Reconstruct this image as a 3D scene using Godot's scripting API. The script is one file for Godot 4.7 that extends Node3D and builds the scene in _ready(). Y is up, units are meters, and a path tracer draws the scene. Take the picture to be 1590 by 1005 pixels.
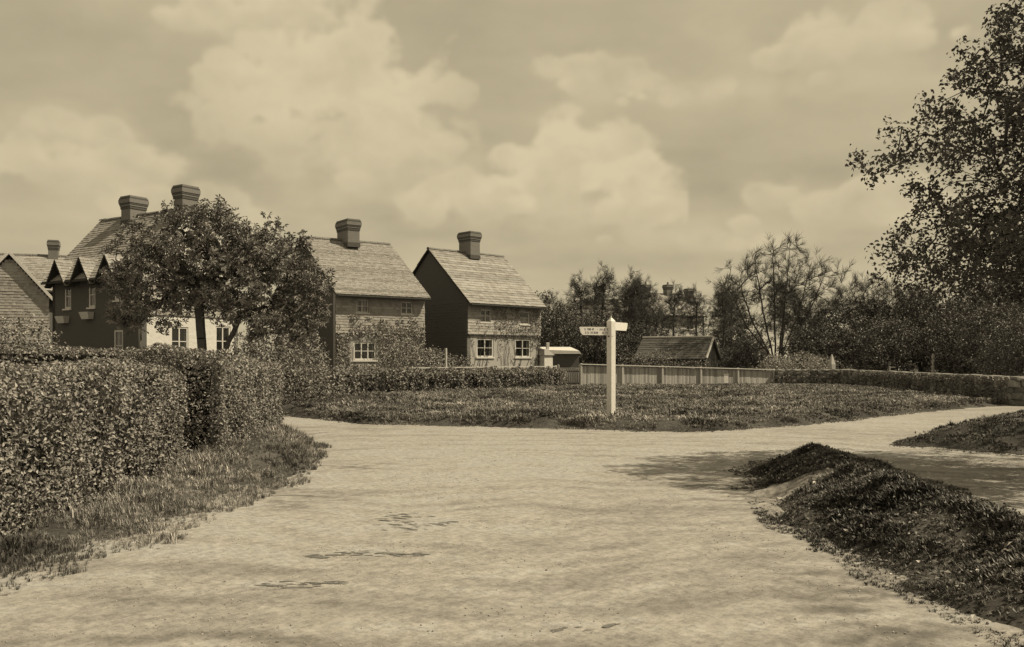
extends Node3D
# A village junction of pale unmetalled roads: cottages, hedges, a finger post on the green, bare spring trees.
# Units are metres: x to the right, y up, the view looks along -z. "d" below is the distance -z in front of the viewer.

var rng := RandomNumberGenerator.new()
var rough := FastNoiseLite.new()
var fine := FastNoiseLite.new()
var M := {}
var leaf_mesh: ArrayMesh
var palm_mesh: ArrayMesh
var tuft_mesh: ArrayMesh
var short_tuft: ArrayMesh
var spray_mesh: ArrayMesh
var taken := {}

# ---------------------------------------------------------------- meshes
class Build:
	var v := PackedVector3Array()
	var c := PackedColorArray()
	var col := Color(1, 1, 1)
	var use_col := false
	func tri(a: Vector3, b: Vector3, e: Vector3) -> void:
		v.append(a); v.append(b); v.append(e)
		if use_col:
			c.append(col); c.append(col); c.append(col)
	func quad(a: Vector3, b: Vector3, e: Vector3, f: Vector3) -> void:
		tri(a, b, e); tri(a, e, f)
	# a box from its eight corners: four below in turn, four above in the same turn
	func hexa(p: Array) -> void:
		quad(p[0], p[1], p[2], p[3]); quad(p[7], p[6], p[5], p[4])
		for i in 4:
			var j := (i + 1) % 4
			quad(p[j], p[i], p[4 + i], p[4 + j])
	func box(a: Vector3, b: Vector3) -> void:
		hexa([Vector3(a.x, a.y, a.z), Vector3(b.x, a.y, a.z), Vector3(b.x, a.y, b.z), Vector3(a.x, a.y, b.z),
			Vector3(a.x, b.y, a.z), Vector3(b.x, b.y, a.z), Vector3(b.x, b.y, b.z), Vector3(a.x, b.y, b.z)])
	# a box with its upright edges and top edge bevelled
	func bevel_box(a: Vector3, b: Vector3, e: float) -> void:
		var ring := [Vector2(a.x + e, a.z), Vector2(b.x - e, a.z), Vector2(b.x, a.z + e), Vector2(b.x, b.z - e), Vector2(b.x - e, b.z), Vector2(a.x + e, b.z), Vector2(a.x, b.z - e), Vector2(a.x, a.z + e)]
		var mid := Vector2((a.x + b.x) * 0.5, (a.z + b.z) * 0.5)
		var k := 1.0 - 2.0 * e / maxf(b.x - a.x, b.z - a.z)
		for i in 8:
			var p: Vector2 = ring[i]
			var q: Vector2 = ring[(i + 1) % 8]
			var pi: Vector2 = mid + (p - mid) * k
			var qi: Vector2 = mid + (q - mid) * k
			quad(Vector3(q.x, a.y, q.y), Vector3(p.x, a.y, p.y), Vector3(p.x, b.y - e, p.y), Vector3(q.x, b.y - e, q.y))
			quad(Vector3(q.x, b.y - e, q.y), Vector3(p.x, b.y - e, p.y), Vector3(pi.x, b.y, pi.y), Vector3(qi.x, b.y, qi.y))
			tri(Vector3(qi.x, b.y, qi.y), Vector3(pi.x, b.y, pi.y), Vector3(mid.x, b.y, mid.y))
	func tube(p: Vector3, q: Vector3, r0: float, r1: float, sides: int) -> void:
		var w := q - p
		if w.length() < 1e-5:
			return
		w = w.normalized()
		var s := w.cross(Vector3(0.31, 0.22, 0.93)).normalized()
		var t := w.cross(s)
		for i in sides:
			var a := TAU * i / sides
			var b := TAU * (i + 1) / sides
			var da := s * cos(a) + t * sin(a)
			var db := s * cos(b) + t * sin(b)
			quad(p + da * r0, p + db * r0, q + db * r1, q + da * r1)
	func commit() -> ArrayMesh:
		var m := ArrayMesh.new()
		var a := []
		a.resize(Mesh.ARRAY_MAX)
		a[Mesh.ARRAY_VERTEX] = v
		if use_col:
			a[Mesh.ARRAY_COLOR] = c
		m.add_surface_from_arrays(Mesh.PRIMITIVE_TRIANGLES, a)
		return m

func numbered(called: String) -> String:
	if not taken.has(called):
		taken[called] = 0
		return called
	taken[called] += 1
	return "%s_%03d" % [called, taken[called]]

func tag(o: Node3D, label: String, category := "", group := "", kind := "") -> Node3D:
	if label: o.set_meta("label", label)
	if category: o.set_meta("category", category)
	if group: o.set_meta("group", group)
	if kind: o.set_meta("kind", kind)
	return o

func thing(called: String, label: String, category: String, at := Vector3.ZERO, turn := 0.0, group := "") -> Node3D:
	var o := Node3D.new()
	o.name = numbered(called)
	add_child(o, true)
	o.position = at
	o.rotation_degrees.y = turn
	return tag(o, label, category, group)

func part(called: String, mesh: Mesh, m: Material, parent: Node3D) -> MeshInstance3D:
	var o := MeshInstance3D.new()
	o.name = numbered(called) if parent == self else called
	o.mesh = mesh
	o.material_override = m
	o.cast_shadow = GeometryInstance3D.SHADOW_CASTING_SETTING_ON
	parent.add_child(o, true)
	return o

func copy_of(o: Node3D, at: Vector3, turn: float, size: Vector3) -> Node3D:
	var r: Node3D = o.duplicate()
	r.name = numbered(String(o.name))
	add_child(r, true)
	r.position = at
	r.rotation_degrees.y = turn
	r.scale = size
	return r

# ---------------------------------------------------------------- materials
# The place is seen as a sepia print: every base colour is a tone of one warm grey. "l" is a linear reflectance.
func tone(l: float) -> Color:
	return Color(l, l * 0.972, l * 0.95)

func noise_tex(freq: float, lo: float, hi: float, seed_: int, size := 512, oct := 4, mid := 0.5) -> NoiseTexture2D:
	var n := FastNoiseLite.new()
	n.seed = seed_
	n.noise_type = FastNoiseLite.TYPE_SIMPLEX_SMOOTH
	n.frequency = freq
	n.fractal_octaves = oct
	var g := Gradient.new()
	g.set_color(0, tone(lo).linear_to_srgb())
	g.set_color(1, tone(hi).linear_to_srgb())
	g.add_point(mid, tone((lo + hi) * 0.5).linear_to_srgb())
	var t := NoiseTexture2D.new()
	t.width = size
	t.height = size
	t.seamless = true
	t.noise = n
	t.color_ramp = g
	return t

func bump_tex(freq: float, seed_: int, strength: float, size := 512) -> NoiseTexture2D:
	var n := FastNoiseLite.new()
	n.seed = seed_
	n.frequency = freq
	n.fractal_octaves = 4
	var t := NoiseTexture2D.new()
	t.width = size
	t.height = size
	t.seamless = true
	t.as_normal_map = true
	t.bump_strength = strength
	t.noise = n
	return t

# a surface whose grain repeats every "metres" metres
func grainy(l: float, spread: float, metres: float, freq: float, seed_: int, bump := 0.0, r := 0.95) -> StandardMaterial3D:
	var m := StandardMaterial3D.new()
	m.albedo_texture = noise_tex(freq, l * (1.0 - spread), l * (1.0 + spread), seed_)
	m.roughness = r
	m.metallic_specular = 0.25
	m.uv1_triplanar = true
	m.uv1_world_triplanar = true
	m.uv1_scale = Vector3.ONE / metres
	if bump > 0.0:
		m.normal_enabled = true
		m.normal_texture = bump_tex(freq * 1.5, seed_ + 7, 6.0)
		m.normal_scale = bump
	return m

func plain(l: float, r := 0.9) -> StandardMaterial3D:
	var m := StandardMaterial3D.new()
	m.albedo_color = tone(l).linear_to_srgb()
	m.roughness = r
	m.metallic_specular = 0.25
	return m

func leafy(l: float, through: float) -> StandardMaterial3D:
	var m := plain(l, 0.5)
	m.vertex_color_use_as_albedo = true
	m.metallic_specular = 0.4
	if through > 0.0:
		m.backlight_enabled = true
		m.backlight = tone(through).linear_to_srgb()
	m.cull_mode = BaseMaterial3D.CULL_DISABLED
	return m

func make_materials() -> void:
	M.road = grainy(0.315, 0.38, 2.3, 0.045, 11, 0.0)
	M.road.albedo_texture.noise.noise_type = FastNoiseLite.TYPE_VALUE_CUBIC
	M.road.albedo_texture.color_ramp.set_offset(0, 0.22)
	M.road.albedo_texture.color_ramp.set_offset(2, 0.78)
	M.road.albedo_texture.noise.fractal_octaves = 8
	M.road.albedo_texture.noise.fractal_gain = 0.92
	M.road.albedo_texture.width = 1024
	M.road.albedo_texture.height = 1024
	M.road.vertex_color_use_as_albedo = true
	M.soil = grainy(0.40, 0.5, 1.3, 0.03, 21, 0.6)
	M.soil.vertex_color_use_as_albedo = true
	M.grass = leafy(1.0, 0.0)
	M.leaf = leafy(1.0, 0.03)
	M.bark = grainy(0.09, 0.45, 0.7, 0.03, 31, 0.7)
	M.bark_pale = grainy(0.12, 0.4, 0.7, 0.03, 33, 0.7)
	M.brick = grainy(0.12, 0.45, 1.6, 0.09, 41, 0.5)
	M.brick_stack = grainy(0.21, 0.45, 1.1, 0.09, 43, 0.6)
	M.brick_band = grainy(0.10, 0.4, 1.1, 0.09, 45, 0.6)
	M.tile = []
	for i in 4:
		M.tile.append(grainy([0.27, 0.32, 0.29, 0.34][i], 0.40, 1.7, 0.05, 50 + i, 0.4))
		M.tile[i].vertex_color_use_as_albedo = true
	M.tile_hung = grainy(0.42, 0.3, 1.5, 0.05, 61, 0.4)
	M.tile_worn = grainy(0.36, 0.3, 1.5, 0.05, 63, 0.4)
	M.tile_hung.vertex_color_use_as_albedo = true
	M.tile_worn.vertex_color_use_as_albedo = true
	M.timber = grainy(0.06, 0.4, 0.8, 0.03, 65, 0.4)
	M.render = grainy(0.62, 0.13, 2.2, 0.02, 71, 0.3)
	M.limewash = grainy(0.40, 0.28, 1.2, 0.04, 171, 0.4)
	M.paint = grainy(0.62, 0.28, 0.9, 0.03, 73, 0.2, 0.6)
	M.white_post = grainy(0.74, 0.14, 0.9, 0.03, 173, 0.2, 0.6)
	M.paint_dull = grainy(0.45, 0.22, 0.9, 0.03, 74, 0.2, 0.7)
	M.pale_wood = []
	for i in 3:
		M.pale_wood.append(grainy([0.40, 0.50, 0.30][i], 0.3, 0.6, 0.05, 75 + i, 0.4))
	M.letter = plain(0.05)
	M.cloth = plain(0.6)
	M.stone = []
	for i in 4:
		M.stone.append(grainy([0.16, 0.22, 0.28, 0.12][i], 0.4, 0.8, 0.04, 81 + i, 0.7))
	M.mortar = grainy(0.12, 0.4, 0.8, 0.06, 89, 0.5)
	M.mud = grainy(0.15, 0.5, 0.5, 0.05, 91, 0.8)
	M.pebble = plain(0.5)
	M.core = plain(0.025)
	var g := StandardMaterial3D.new()
	g.albedo_color = Color(0.2, 0.2, 0.19, 0.22)
	g.transparency = BaseMaterial3D.TRANSPARENCY_ALPHA
	g.roughness = 0.04
	M.glass = g

func make_small_meshes() -> void:
	# one leaf: two bent halves along the midrib, lying in the xz plane
	var b := Build.new()
	var base := Vector3(0, 0, -0.5); var tip := Vector3(0, -0.1, 0.5)
	var l := Vector3(-0.3, 0.12, -0.05); var r := Vector3(0.3, 0.12, -0.05)
	b.tri(base, l, tip); b.tri(base, tip, r)
	leaf_mesh = b.commit()
	# a palmate leaf of five leaflets
	b = Build.new()
	for i in 5:
		var a := deg_to_rad(-100.0 + 50.0 * i)
		var s := [0.7, 0.95, 1.05, 0.95, 0.7][i] as float
		var o := Vector3(sin(a), 0, cos(a)); var w := Vector3(cos(a), 0, -sin(a)) * 0.17 * s
		var m := o * 0.62 * s + Vector3(0, 0.05, 0)
		var e := o * s * 0.95 + Vector3(0, -0.22, 0)
		b.tri(Vector3.ZERO, m - w, e); b.tri(Vector3.ZERO, e, m + w)
	palm_mesh = b.commit()
	tuft_mesh = tuft(9, 1.0, 0.5, 0.035, 5)
	short_tuft = tuft(7, 0.8, 0.75, 0.07, 9)
	# a spray of fine bare twigs, one unit long along y
	b = Build.new()
	var rg := RandomNumberGenerator.new()
	rg.seed = 77
	for i in 7:
		var d := Vector3(rg.randf_range(-0.75, 0.75), 1.0, rg.randf_range(-0.75, 0.75)).normalized()
		var p0 := Vector3(0, rg.randf_range(0.0, 0.35), 0)
		var p1 := p0 + d * rg.randf_range(0.35, 0.5)
		var p2 := p1 + (d + Vector3(rg.randf_range(-0.4, 0.4), 0.25, rg.randf_range(-0.4, 0.4))).normalized() * rg.randf_range(0.25, 0.45)
		b.tube(p0, p1, 0.013, 0.009, 3)
		b.tube(p1, p2, 0.009, 0.004, 3)
		for k in 2:
			var q := p0.lerp(p1, rg.randf_range(0.4, 0.95))
			var e := (d + Vector3(rg.randf_range(-0.8, 0.8), 0.1, rg.randf_range(-0.8, 0.8))).normalized()
			b.tube(q, q + e * rg.randf_range(0.15, 0.35), 0.007, 0.003, 3)
	spray_mesh = b.commit()

func tuft(n: int, tall: float, lean: float, wide: float, seed_: int) -> ArrayMesh:
	var b := Build.new()
	var rg := RandomNumberGenerator.new()
	rg.seed = seed_
	for i in n:
		var a := rg.randf() * TAU
		var o := Vector3(cos(a), 0, sin(a)); var s := Vector3(-sin(a), 0, cos(a)) * wide
		var h := tall * rg.randf_range(0.55, 1.0); var k := lean * rg.randf_range(0.4, 1.2)
		var p := o * rg.randf_range(0.0, 0.22)
		var m := p + o * k * h * 0.35 + Vector3(0, h * 0.6, 0)
		var t := p + o * k * h + Vector3(0, h * rg.randf_range(0.75, 1.0), 0)
		b.tri(p - s, p + s, m + s * 0.7); b.tri(p - s, m + s * 0.7, m - s * 0.7); b.tri(m - s * 0.7, m + s * 0.7, t)
	return b.commit()

# ---------------------------------------------------------------- many small copies
class Swarm:
	var data := PackedFloat32Array()
	var n := 0
	func put(at: Vector3, bx: Vector3, by: Vector3, bz: Vector3, c: Color) -> void:
		data.append_array([bx.x, by.x, bz.x, at.x, bx.y, by.y, bz.y, at.y, bx.z, by.z, bz.z, at.z, c.r, c.g, c.b, 1.0])
		n += 1
	func commit(mesh: Mesh) -> MultiMesh:
		var mm := MultiMesh.new()
		mm.transform_format = MultiMesh.TRANSFORM_3D
		mm.use_colors = true
		mm.mesh = mesh
		mm.instance_count = n
		mm.buffer = data
		return mm

func unit() -> Vector3:
	var z := rng.randf_range(-1, 1)
	var a := rng.randf() * TAU
	var r := sqrt(1.0 - z * z)
	return Vector3(r * cos(a), z, r * sin(a))

# one leaf at a point, its face turned towards n as far as "align" says
func leaf_at(s: Swarm, at: Vector3, n: Vector3, align: float, size: float, l: float) -> void:
	var y := (n * align + unit()).normalized()
	var x := y.cross(unit()).normalized()
	var z := x.cross(y)
	s.put(at, x * size, y * size, z * size, tone(l))

func swarm_part(called: String, s: Swarm, mesh: Mesh, m: Material, parent: Node3D) -> MultiMeshInstance3D:
	var o := MultiMeshInstance3D.new()
	o.name = numbered(called) if parent == self else called
	o.multimesh = s.commit(mesh)
	o.material_override = m
	parent.add_child(o, true)
	o.set_meta("kind", "stuff")
	return o

# ---------------------------------------------------------------- ground
var road_edge := PackedVector2Array([
	Vector2(-4.3, -6), Vector2(-3.6, 2), Vector2(-3.4, 5.9), Vector2(-3.02, 7.8), Vector2(-2.95, 9.1), Vector2(-2.8, 10.6), Vector2(-2.72, 11.4), Vector2(-3.05, 12.6), Vector2(-3.0, 13.6), Vector2(-3.2, 15), Vector2(-3.7, 16.7), Vector2(-4.9, 18),
	Vector2(-7, 18.8), Vector2(-20, 21.5), Vector2(-60, 30), Vector2(-60, 38), Vector2(-20, 30), Vector2(-10, 27.2), Vector2(-6.9, 25.7), Vector2(-3.9, 22), Vector2(-0.1, 20.8),
	Vector2(2.9, 19.6), Vector2(4.0, 19.5), Vector2(7.1, 21.4), Vector2(11.2, 25.6), Vector2(18.7, 32.4), Vector2(40, 50), Vector2(60, 64), Vector2(60, 56), Vector2(36, 42), Vector2(15.5, 26.7),
	Vector2(9.8, 20.4), Vector2(7.2, 17.2), Vector2(6.7, 16.4), Vector2(7.7, 15.5), Vector2(8.4, 14.3), Vector2(8.5, 11), Vector2(8.3, 6), Vector2(8.6, -6), Vector2(5.0, -6), Vector2(4.9, 5), Vector2(5.1, 9), Vector2(5.5, 12), Vector2(5.4, 14.3),
	Vector2(4.6, 14.5), Vector2(3.7, 13.9), Vector2(3.2, 12.7), Vector2(3.0, 11.8), Vector2(2.8, 10.4), Vector2(2.6, 9.3), Vector2(2.48, 7.7), Vector2(2.58, 6.6), Vector2(2.66, 5.8), Vector2(2.7, 5), Vector2(2.8, -6)])
var drive_edge := PackedVector2Array([Vector2(-60, 37), Vector2(-14, 28.2), Vector2(-8, 30.2), Vector2(-6.6, 31.2), Vector2(-8.2, 32.2), Vector2(-14, 32.0), Vector2(-60, 40)])

func signed(poly: PackedVector2Array, p: Vector2) -> float:
	var best := 1e9
	var inside := false
	var j := poly.size() - 1
	for i in poly.size():
		var a := poly[i]
		var b := poly[j]
		var e := b - a
		var t := clampf((p - a).dot(e) / e.dot(e), 0.0, 1.0)
		best = minf(best, p.distance_squared_to(a + e * t))
		if (a.y > p.y) != (b.y > p.y) and p.x < (b.x - a.x) * (p.y - a.y) / (b.y - a.y) + a.x:
			inside = not inside
		j = i
	return -sqrt(best) if inside else sqrt(best)

func off_road(x: float, d: float) -> float:
	var p := Vector2(x, d)
	return minf(signed(road_edge, p), signed(drive_edge, p) if x < -5.0 and d > 26.0 else 1e9)

# the line of hedge, fence and wall behind the green: beyond it the gardens lie higher
func garden_line(x: float) -> float:
	if x < -9.0: return 34.5
	if x < -7.2: return 34.5 + (x + 9.0) * 0.5
	if x < 3.5: return 35.4 + (x + 7.2) / 10.7 * 13.2
	if x < 15.4: return 48.4 + (x - 3.5) * 0.37
	return 52.8

func land(x: float, d: float, off: float) -> float:
	var ragged := rough.get_noise_2d(x * 5.0, d * 5.0)
	var e := off - 0.04 + ragged * 0.26 + rough.get_noise_2d(x * 19.0, d * 19.0) * 0.16
	if e < -0.25:
		return -0.08
	var top := 0.12
	var wide := 0.9
	if x > 1.5 and x < 8.0 and d < 15.5:      # the bank on the right of the main road
		top = 0.40
		wide = 1.5
		top *= lerpf(1.0, 0.82, smoothstep(11.5, 13.0, d))
		if d < 8.0: top *= lerpf(1.0, 0.75, clampf((8.0 - d) / 4.0, 0, 1))
	elif x > 5.6 and d < 20.0 + (x - 6.0) * 1.0:  # the bank between the track and the right road
		top = 0.42
		wide = 1.9
	elif d > 18.0 and x > -8.0:               # the green
		top = 0.17
		wide = 0.5
		top += 0.32 * exp(-pow((x + 5.2) / 1.7, 2.0) - pow((d - 27.4) / 1.6, 2.0))
	elif x < -2.0 and d < 20.0:               # the left verge
		top = 0.07 + 0.24 * smoothstep(11.0, 12.6, d)
		wide = 0.8 if d > 11.0 else 1.1
	var h := -0.08 + (top + 0.08) * smoothstep(-0.25, wide, e)
	h += (rough.get_noise_2d(x * 2.6 + 50.0, d * 2.6) * 0.5 + 0.1) * 0.12 * smoothstep(0.0, 1.0, e)
	h += rough.get_noise_2d(x * 9.0 + 90.0, d * 9.0) * 0.05 * smoothstep(0.0, 0.3, e)
	h += 0.85 * smoothstep(0.3, 6.0, d - garden_line(x)) * smoothstep(24.0, 14.0, x)
	return h

# a pale scuffed patch of bare earth on the near side of the right bank
func scuffed(x: float, d: float) -> float:
	var u := (x - 3.15 - (d - 10.2) * 0.3) / 0.8
	var v := (d - 10.2) / 0.42
	return smoothstep(1.15, 0.6, sqrt(u * u + v * v) + 0.7 * fine.get_noise_2d(x * 9.0, d * 20.0))

func ground_at(x: float, d: float) -> float:
	return land(x, d, off_road(x, d))

func lines_between(lo: float, hi: float, step: float, out_to_lo: float, out_to_hi: float) -> PackedFloat32Array:
	var left := []
	var s := step
	var at := lo
	while at > out_to_lo:
		s *= 1.35
		at -= s
		left.push_front(at)
	var all := PackedFloat32Array(left)
	at = lo
	while at < hi:
		all.append(at)
		at += step
	s = step
	while at < out_to_hi:
		all.append(at)
		s *= 1.22
		at += s
	all.append(at)
	return all

func sheet(xs: PackedFloat32Array, ds: PackedFloat32Array, height: Callable, shade: Callable) -> ArrayMesh:
	var v := PackedVector3Array()
	var c := PackedColorArray()
	var n := PackedVector3Array()
	var idx := PackedInt32Array()
	var w := xs.size()
	for j in ds.size():
		for i in w:
			var h: float = height.call(xs[i], ds[j])
			v.append(Vector3(xs[i], h, -ds[j]))
			c.append(shade.call(xs[i], ds[j], h))
	n.resize(v.size())
	for j in ds.size():
		for i in w:
			var a := v[j * w + maxi(i - 1, 0)]
			var b := v[j * w + mini(i + 1, w - 1)]
			var e := v[maxi(j - 1, 0) * w + i]
			var f := v[mini(j + 1, ds.size() - 1) * w + i]
			n[j * w + i] = (b - a).cross(f - e).normalized()
			if i < w - 1 and j < ds.size() - 1:
				var k := j * w + i
				idx.append_array([k, k + w, k + w + 1, k, k + w + 1, k + 1])
	var m := ArrayMesh.new()
	var arr := []
	arr.resize(Mesh.ARRAY_MAX)
	arr[Mesh.ARRAY_VERTEX] = v
	arr[Mesh.ARRAY_NORMAL] = n
	arr[Mesh.ARRAY_COLOR] = c
	arr[Mesh.ARRAY_INDEX] = idx
	m.add_surface_from_arrays(Mesh.PRIMITIVE_TRIANGLES, arr)
	return m

# where the wheels run: bands that sweep round the junction
func road_look(x: float, d: float, _h: float) -> Color:
	var sweep := d + 0.03 * x * x + 1.6 * rough.get_noise_2d(x * 0.9, d * 0.9)
	var k := 0.97 + 0.22 * rough.get_noise_2d(x * 1.0 + 300.0, d * 1.0)
	k += 0.26 * rough.get_noise_2d(x * 0.9 + 20.0, sweep * 19.0)
	k += 0.26 * fine.get_noise_2d(x * 4.0, sweep * 12.0)
	k += 0.16 * fine.get_noise_2d(x * 30.0, d * 30.0)
	var worn := smoothstep(0.05, 0.4, rough.get_noise_2d(x * 1.7 + 70.0, sweep * 9.0 + 9.0))
	k -= 0.10 * worn
	# darker streaks trailing from the verges
	for q in [[-2.55, 10.1, 0.75, 0.8], [-2.3, 13.2, 0.8, 0.6], [2.55, 10.6, 0.6, 1.4], [2.3, 5.4, 0.5, 1.4]]:
		var g := exp(-pow((x - q[0]) / q[2], 2.0) - pow((d - q[1]) / q[3], 2.0))
		if g > 0.03: k -= 0.5 * g * smoothstep(-0.1, 0.3, fine.get_noise_2d(x * 4.0, (d + 0.25 * x) * 26.0))
	return tone(clampf(k, 0.4, 1.3))

func road_height(x: float, d: float) -> float:
	return 0.005 * rough.get_noise_2d(x * 4.0, d * 4.0) + 0.006 * fine.get_noise_2d(x * 16.0, d * 16.0)

func build_ground() -> void:
	var xs := lines_between(-9.0, 11.0, 0.14, -1600.0, 1600.0)
	var ds := lines_between(3.0, 34.0, 0.14, -200.0, 2400.0)
	var g := sheet(xs, ds, ground_at, func(x, d, _h):
		var k := clampf(0.9 + 0.7 * rough.get_noise_2d(x * 3.0, d * 3.0) + 0.4 * fine.get_noise_2d(x * 6.0, d * 6.0), 0.3, 1.8) * 0.19
		return tone(lerpf(k, 0.75, scuffed(x, d) if x > 2.0 and x < 5.0 and d > 8.5 and d < 12.0 else 0.0)))
	tag(part("ground", g, M.soil, self), "", "", "", "structure")
	xs = lines_between(-6.5, 9.0, 0.07, -62.0, 62.0)
	ds = lines_between(3.2, 27.0, 0.09, -6.5, 66.0)
	var r := sheet(xs, ds, road_height, road_look)
	tag(part("road", r, M.road, self), "", "", "", "structure")

# clods and streaks of dark mud trodden into the road
func mud(label: String, at: Vector2, size: Vector2, turn: float, n: int) -> void:
	var b := Build.new()
	for i in n:
		var t := rng.randf_range(-1, 1)
		var p := Vector2(t * size.x, (rng.randfn(0.0, 0.45) + 0.5 * sin(t * 3.0 + at.x * 9.0)) * size.y).rotated(turn)
		var c := Vector3(p.x, 0, -p.y)
		var lx := rng.randf_range(0.015, 0.11) * rng.randf_range(0.3, 1.0)
		var lz := lx * rng.randf_range(0.10, 0.28)
		var h := rng.randf_range(0.001, 0.004)
		var a := turn + rng.randf_range(-0.3, 0.3)
		var prev := Vector3.ZERO
		var first := Vector3.ZERO
		for k in 8:
			var q := Vector2(cos(TAU * k / 7.0) * lx, sin(TAU * k / 7.0) * lz).rotated(a) * rng.randf_range(0.7, 1.2)
			var v := c + Vector3(q.x, 0, -q.y)
			if k == 7: v = first
			if k == 0: first = v
			else: b.tri(prev, v, c + Vector3(0, h, 0))
			prev = v
	var o := part("mud_patch", b.commit(), M.mud, self)
	o.position = Vector3(at.x, 0.004, -at.y)
	tag(o, label, "mud", "mud on the road")

func grass_patch(label: String, x0: float, x1: float, d0: float, d1: float, per: float, mesh: Mesh, lo: float, hi: float, l0: float, l1: float, test: Callable) -> void:
	var s := Swarm.new()
	var n := int((x1 - x0) * (d1 - d0) * per)
	for i in n:
		var x := rng.randf_range(x0, x1)
		var d := rng.randf_range(d0, d1)
		if not test.call(x, d):
			continue
		var off := off_road(x, d)
		var h := land(x, d, off)
		if h < -0.01 and (h < -0.07 or rng.randf() < 0.45):
			continue
		h = maxf(h, 0.004)
		var clump := rough.get_noise_2d(x * 7.0 + 11.0, d * 7.0)
		if clump < -0.28 and rng.randf() < 0.75:
			continue
		var k := rng.randf_range(lo, hi) * (0.85 + clump * 1.0) * (0.45 + 0.55 * smoothstep(0.0, 0.12, h))
		if k < 0.012: continue
		var a := rng.randf() * TAU
		var up := Vector3(rng.randf_range(-0.25, 0.25), 1, rng.randf_range(-0.25, 0.25)).normalized()
		var bx := up.cross(Vector3(cos(a), 0, sin(a))).normalized()
		var l := lerpf(l0, l1, rng.randf() * rng.randf()) * (1.0 + 1.3 * rough.get_noise_2d(x * 2.6 + 200.0, d * 2.6))
		var wd := maxf(k, 0.05)
		s.put(Vector3(x, h - 0.01, -d), bx * wd, up * k, bx.cross(up) * wd, tone(maxf(l, 0.02)))
	tag(swarm_part("grass", s, mesh, M.grass, self), label, "grass", "", "stuff")

# ---------------------------------------------------------------- hedges
# A clipped hedge along a line on the ground: a solid near-black block, added to stop light, under a skin of leaves. "heights" and "wide" run along it.
func hedge(label: String, group: String, line: Array, heights: Array, thick: float, leaf: float, per: float, l0: float, l1: float, shag: float, lift := 0.0) -> Node3D:
	var first: Vector2 = line[0]
	var o := thing("hedge", label, "hedge", Vector3(first.x, 0, -first.y), 0, group)
	var s := Swarm.new()
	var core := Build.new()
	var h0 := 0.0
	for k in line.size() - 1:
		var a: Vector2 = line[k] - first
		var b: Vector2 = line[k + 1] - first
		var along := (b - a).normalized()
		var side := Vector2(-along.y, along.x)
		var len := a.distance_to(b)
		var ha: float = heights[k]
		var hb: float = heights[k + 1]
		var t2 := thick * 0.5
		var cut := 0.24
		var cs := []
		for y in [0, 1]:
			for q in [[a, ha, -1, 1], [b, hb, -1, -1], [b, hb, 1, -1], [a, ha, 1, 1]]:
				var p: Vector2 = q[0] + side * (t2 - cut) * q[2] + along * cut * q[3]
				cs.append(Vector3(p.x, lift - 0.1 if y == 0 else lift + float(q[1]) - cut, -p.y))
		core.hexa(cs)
		var ring := (ha + hb) + thick
		var n := int(len * ring * per)
		for i in n:
			var t := rng.randf()
			var h := lerpf(ha, hb, t)
			var u := rng.randf() * ring
			var nrm: Vector3
			var p2 := a.lerp(b, t)
			var p: Vector3
			var s3 := Vector3(side.x, 0, -side.y)
			var e := 0.30
			if u < h or u > ring - h:
				var sg := 1.0 if u < h else -1.0
				var y := u if u < h else ring - u
				nrm = s3 * sg
				var inn := maxf(0.0, y - (h - e)) / e
				p = Vector3(p2.x, y, -p2.y) + nrm * (t2 - 0.20 * inn * inn)
				nrm = (nrm + Vector3.UP * inn).normalized()
			else:
				var w := (u - h) / maxf(ring - 2.0 * h, 0.01) * 2.0 - 1.0
				nrm = Vector3.UP
				p = Vector3(p2.x, h - 0.10 * pow(absf(w), 3.0), -p2.y) + s3 * w * (t2 - 0.18)
			var lump := rough.get_noise_3d((p.x + first.x) * 9.0, p.y * 9.0, (p.z - first.y) * 9.0)
			p += (nrm * 0.6 + Vector3.UP * 0.4) * 0.13 * rough.get_noise_3d((p.x + first.x) * 2.6 + 40.0, p.y * 2.6, (p.z - first.y) * 2.6)
			var depth := absf(rng.randfn(0.0, 0.06))
			p += nrm * (lump * 0.13 * shag - depth + 0.01) + Vector3(0, lift, 0)
			if lump < -0.22 and rng.randf() < 0.55: continue
			leaf_at(s, p, nrm, 0.5, leaf * rng.randf_range(0.5, 1.35), lerpf(l0, l1, rng.randf()))
		for endk in [0, 1]:
			if (endk == 0 and k > 0) or (endk == 1 and k < line.size() - 2): continue
			var q := a if endk == 0 else b
			var hh := ha if endk == 0 else hb
			var nn := Vector3(along.x, 0, -along.y) * (-1.0 if endk == 0 else 1.0)
			for i in int(thick * hh * per * 1.2):
				var y := rng.randf() * hh
				var w := rng.randf_range(-t2, t2)
				var round := 0.22 * pow(absf(w) / t2, 4.0) + 0.15 * pow(y / hh, 8.0)
				var p := Vector3(q.x + side.x * w, y, -q.y - side.y * w)
				var lump := rough.get_noise_3d((p.x + first.x) * 9.0, p.y * 9.0, (p.z - first.y) * 9.0)
				p += nn * (lump * 0.09 * shag - absf(rng.randfn(0.0, 0.055)) - round) + Vector3(0, lift, 0)
				leaf_at(s, p, nn, 0.55, leaf * rng.randf_range(0.65, 1.25), lerpf(l0, l1, rng.randf()))
	part("stems", core.commit(), M.core, o)  # no separate stems: a solid block added to keep light from passing through
	swarm_part("foliage", s, leaf_mesh, M.leaf, o)
	return o

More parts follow.
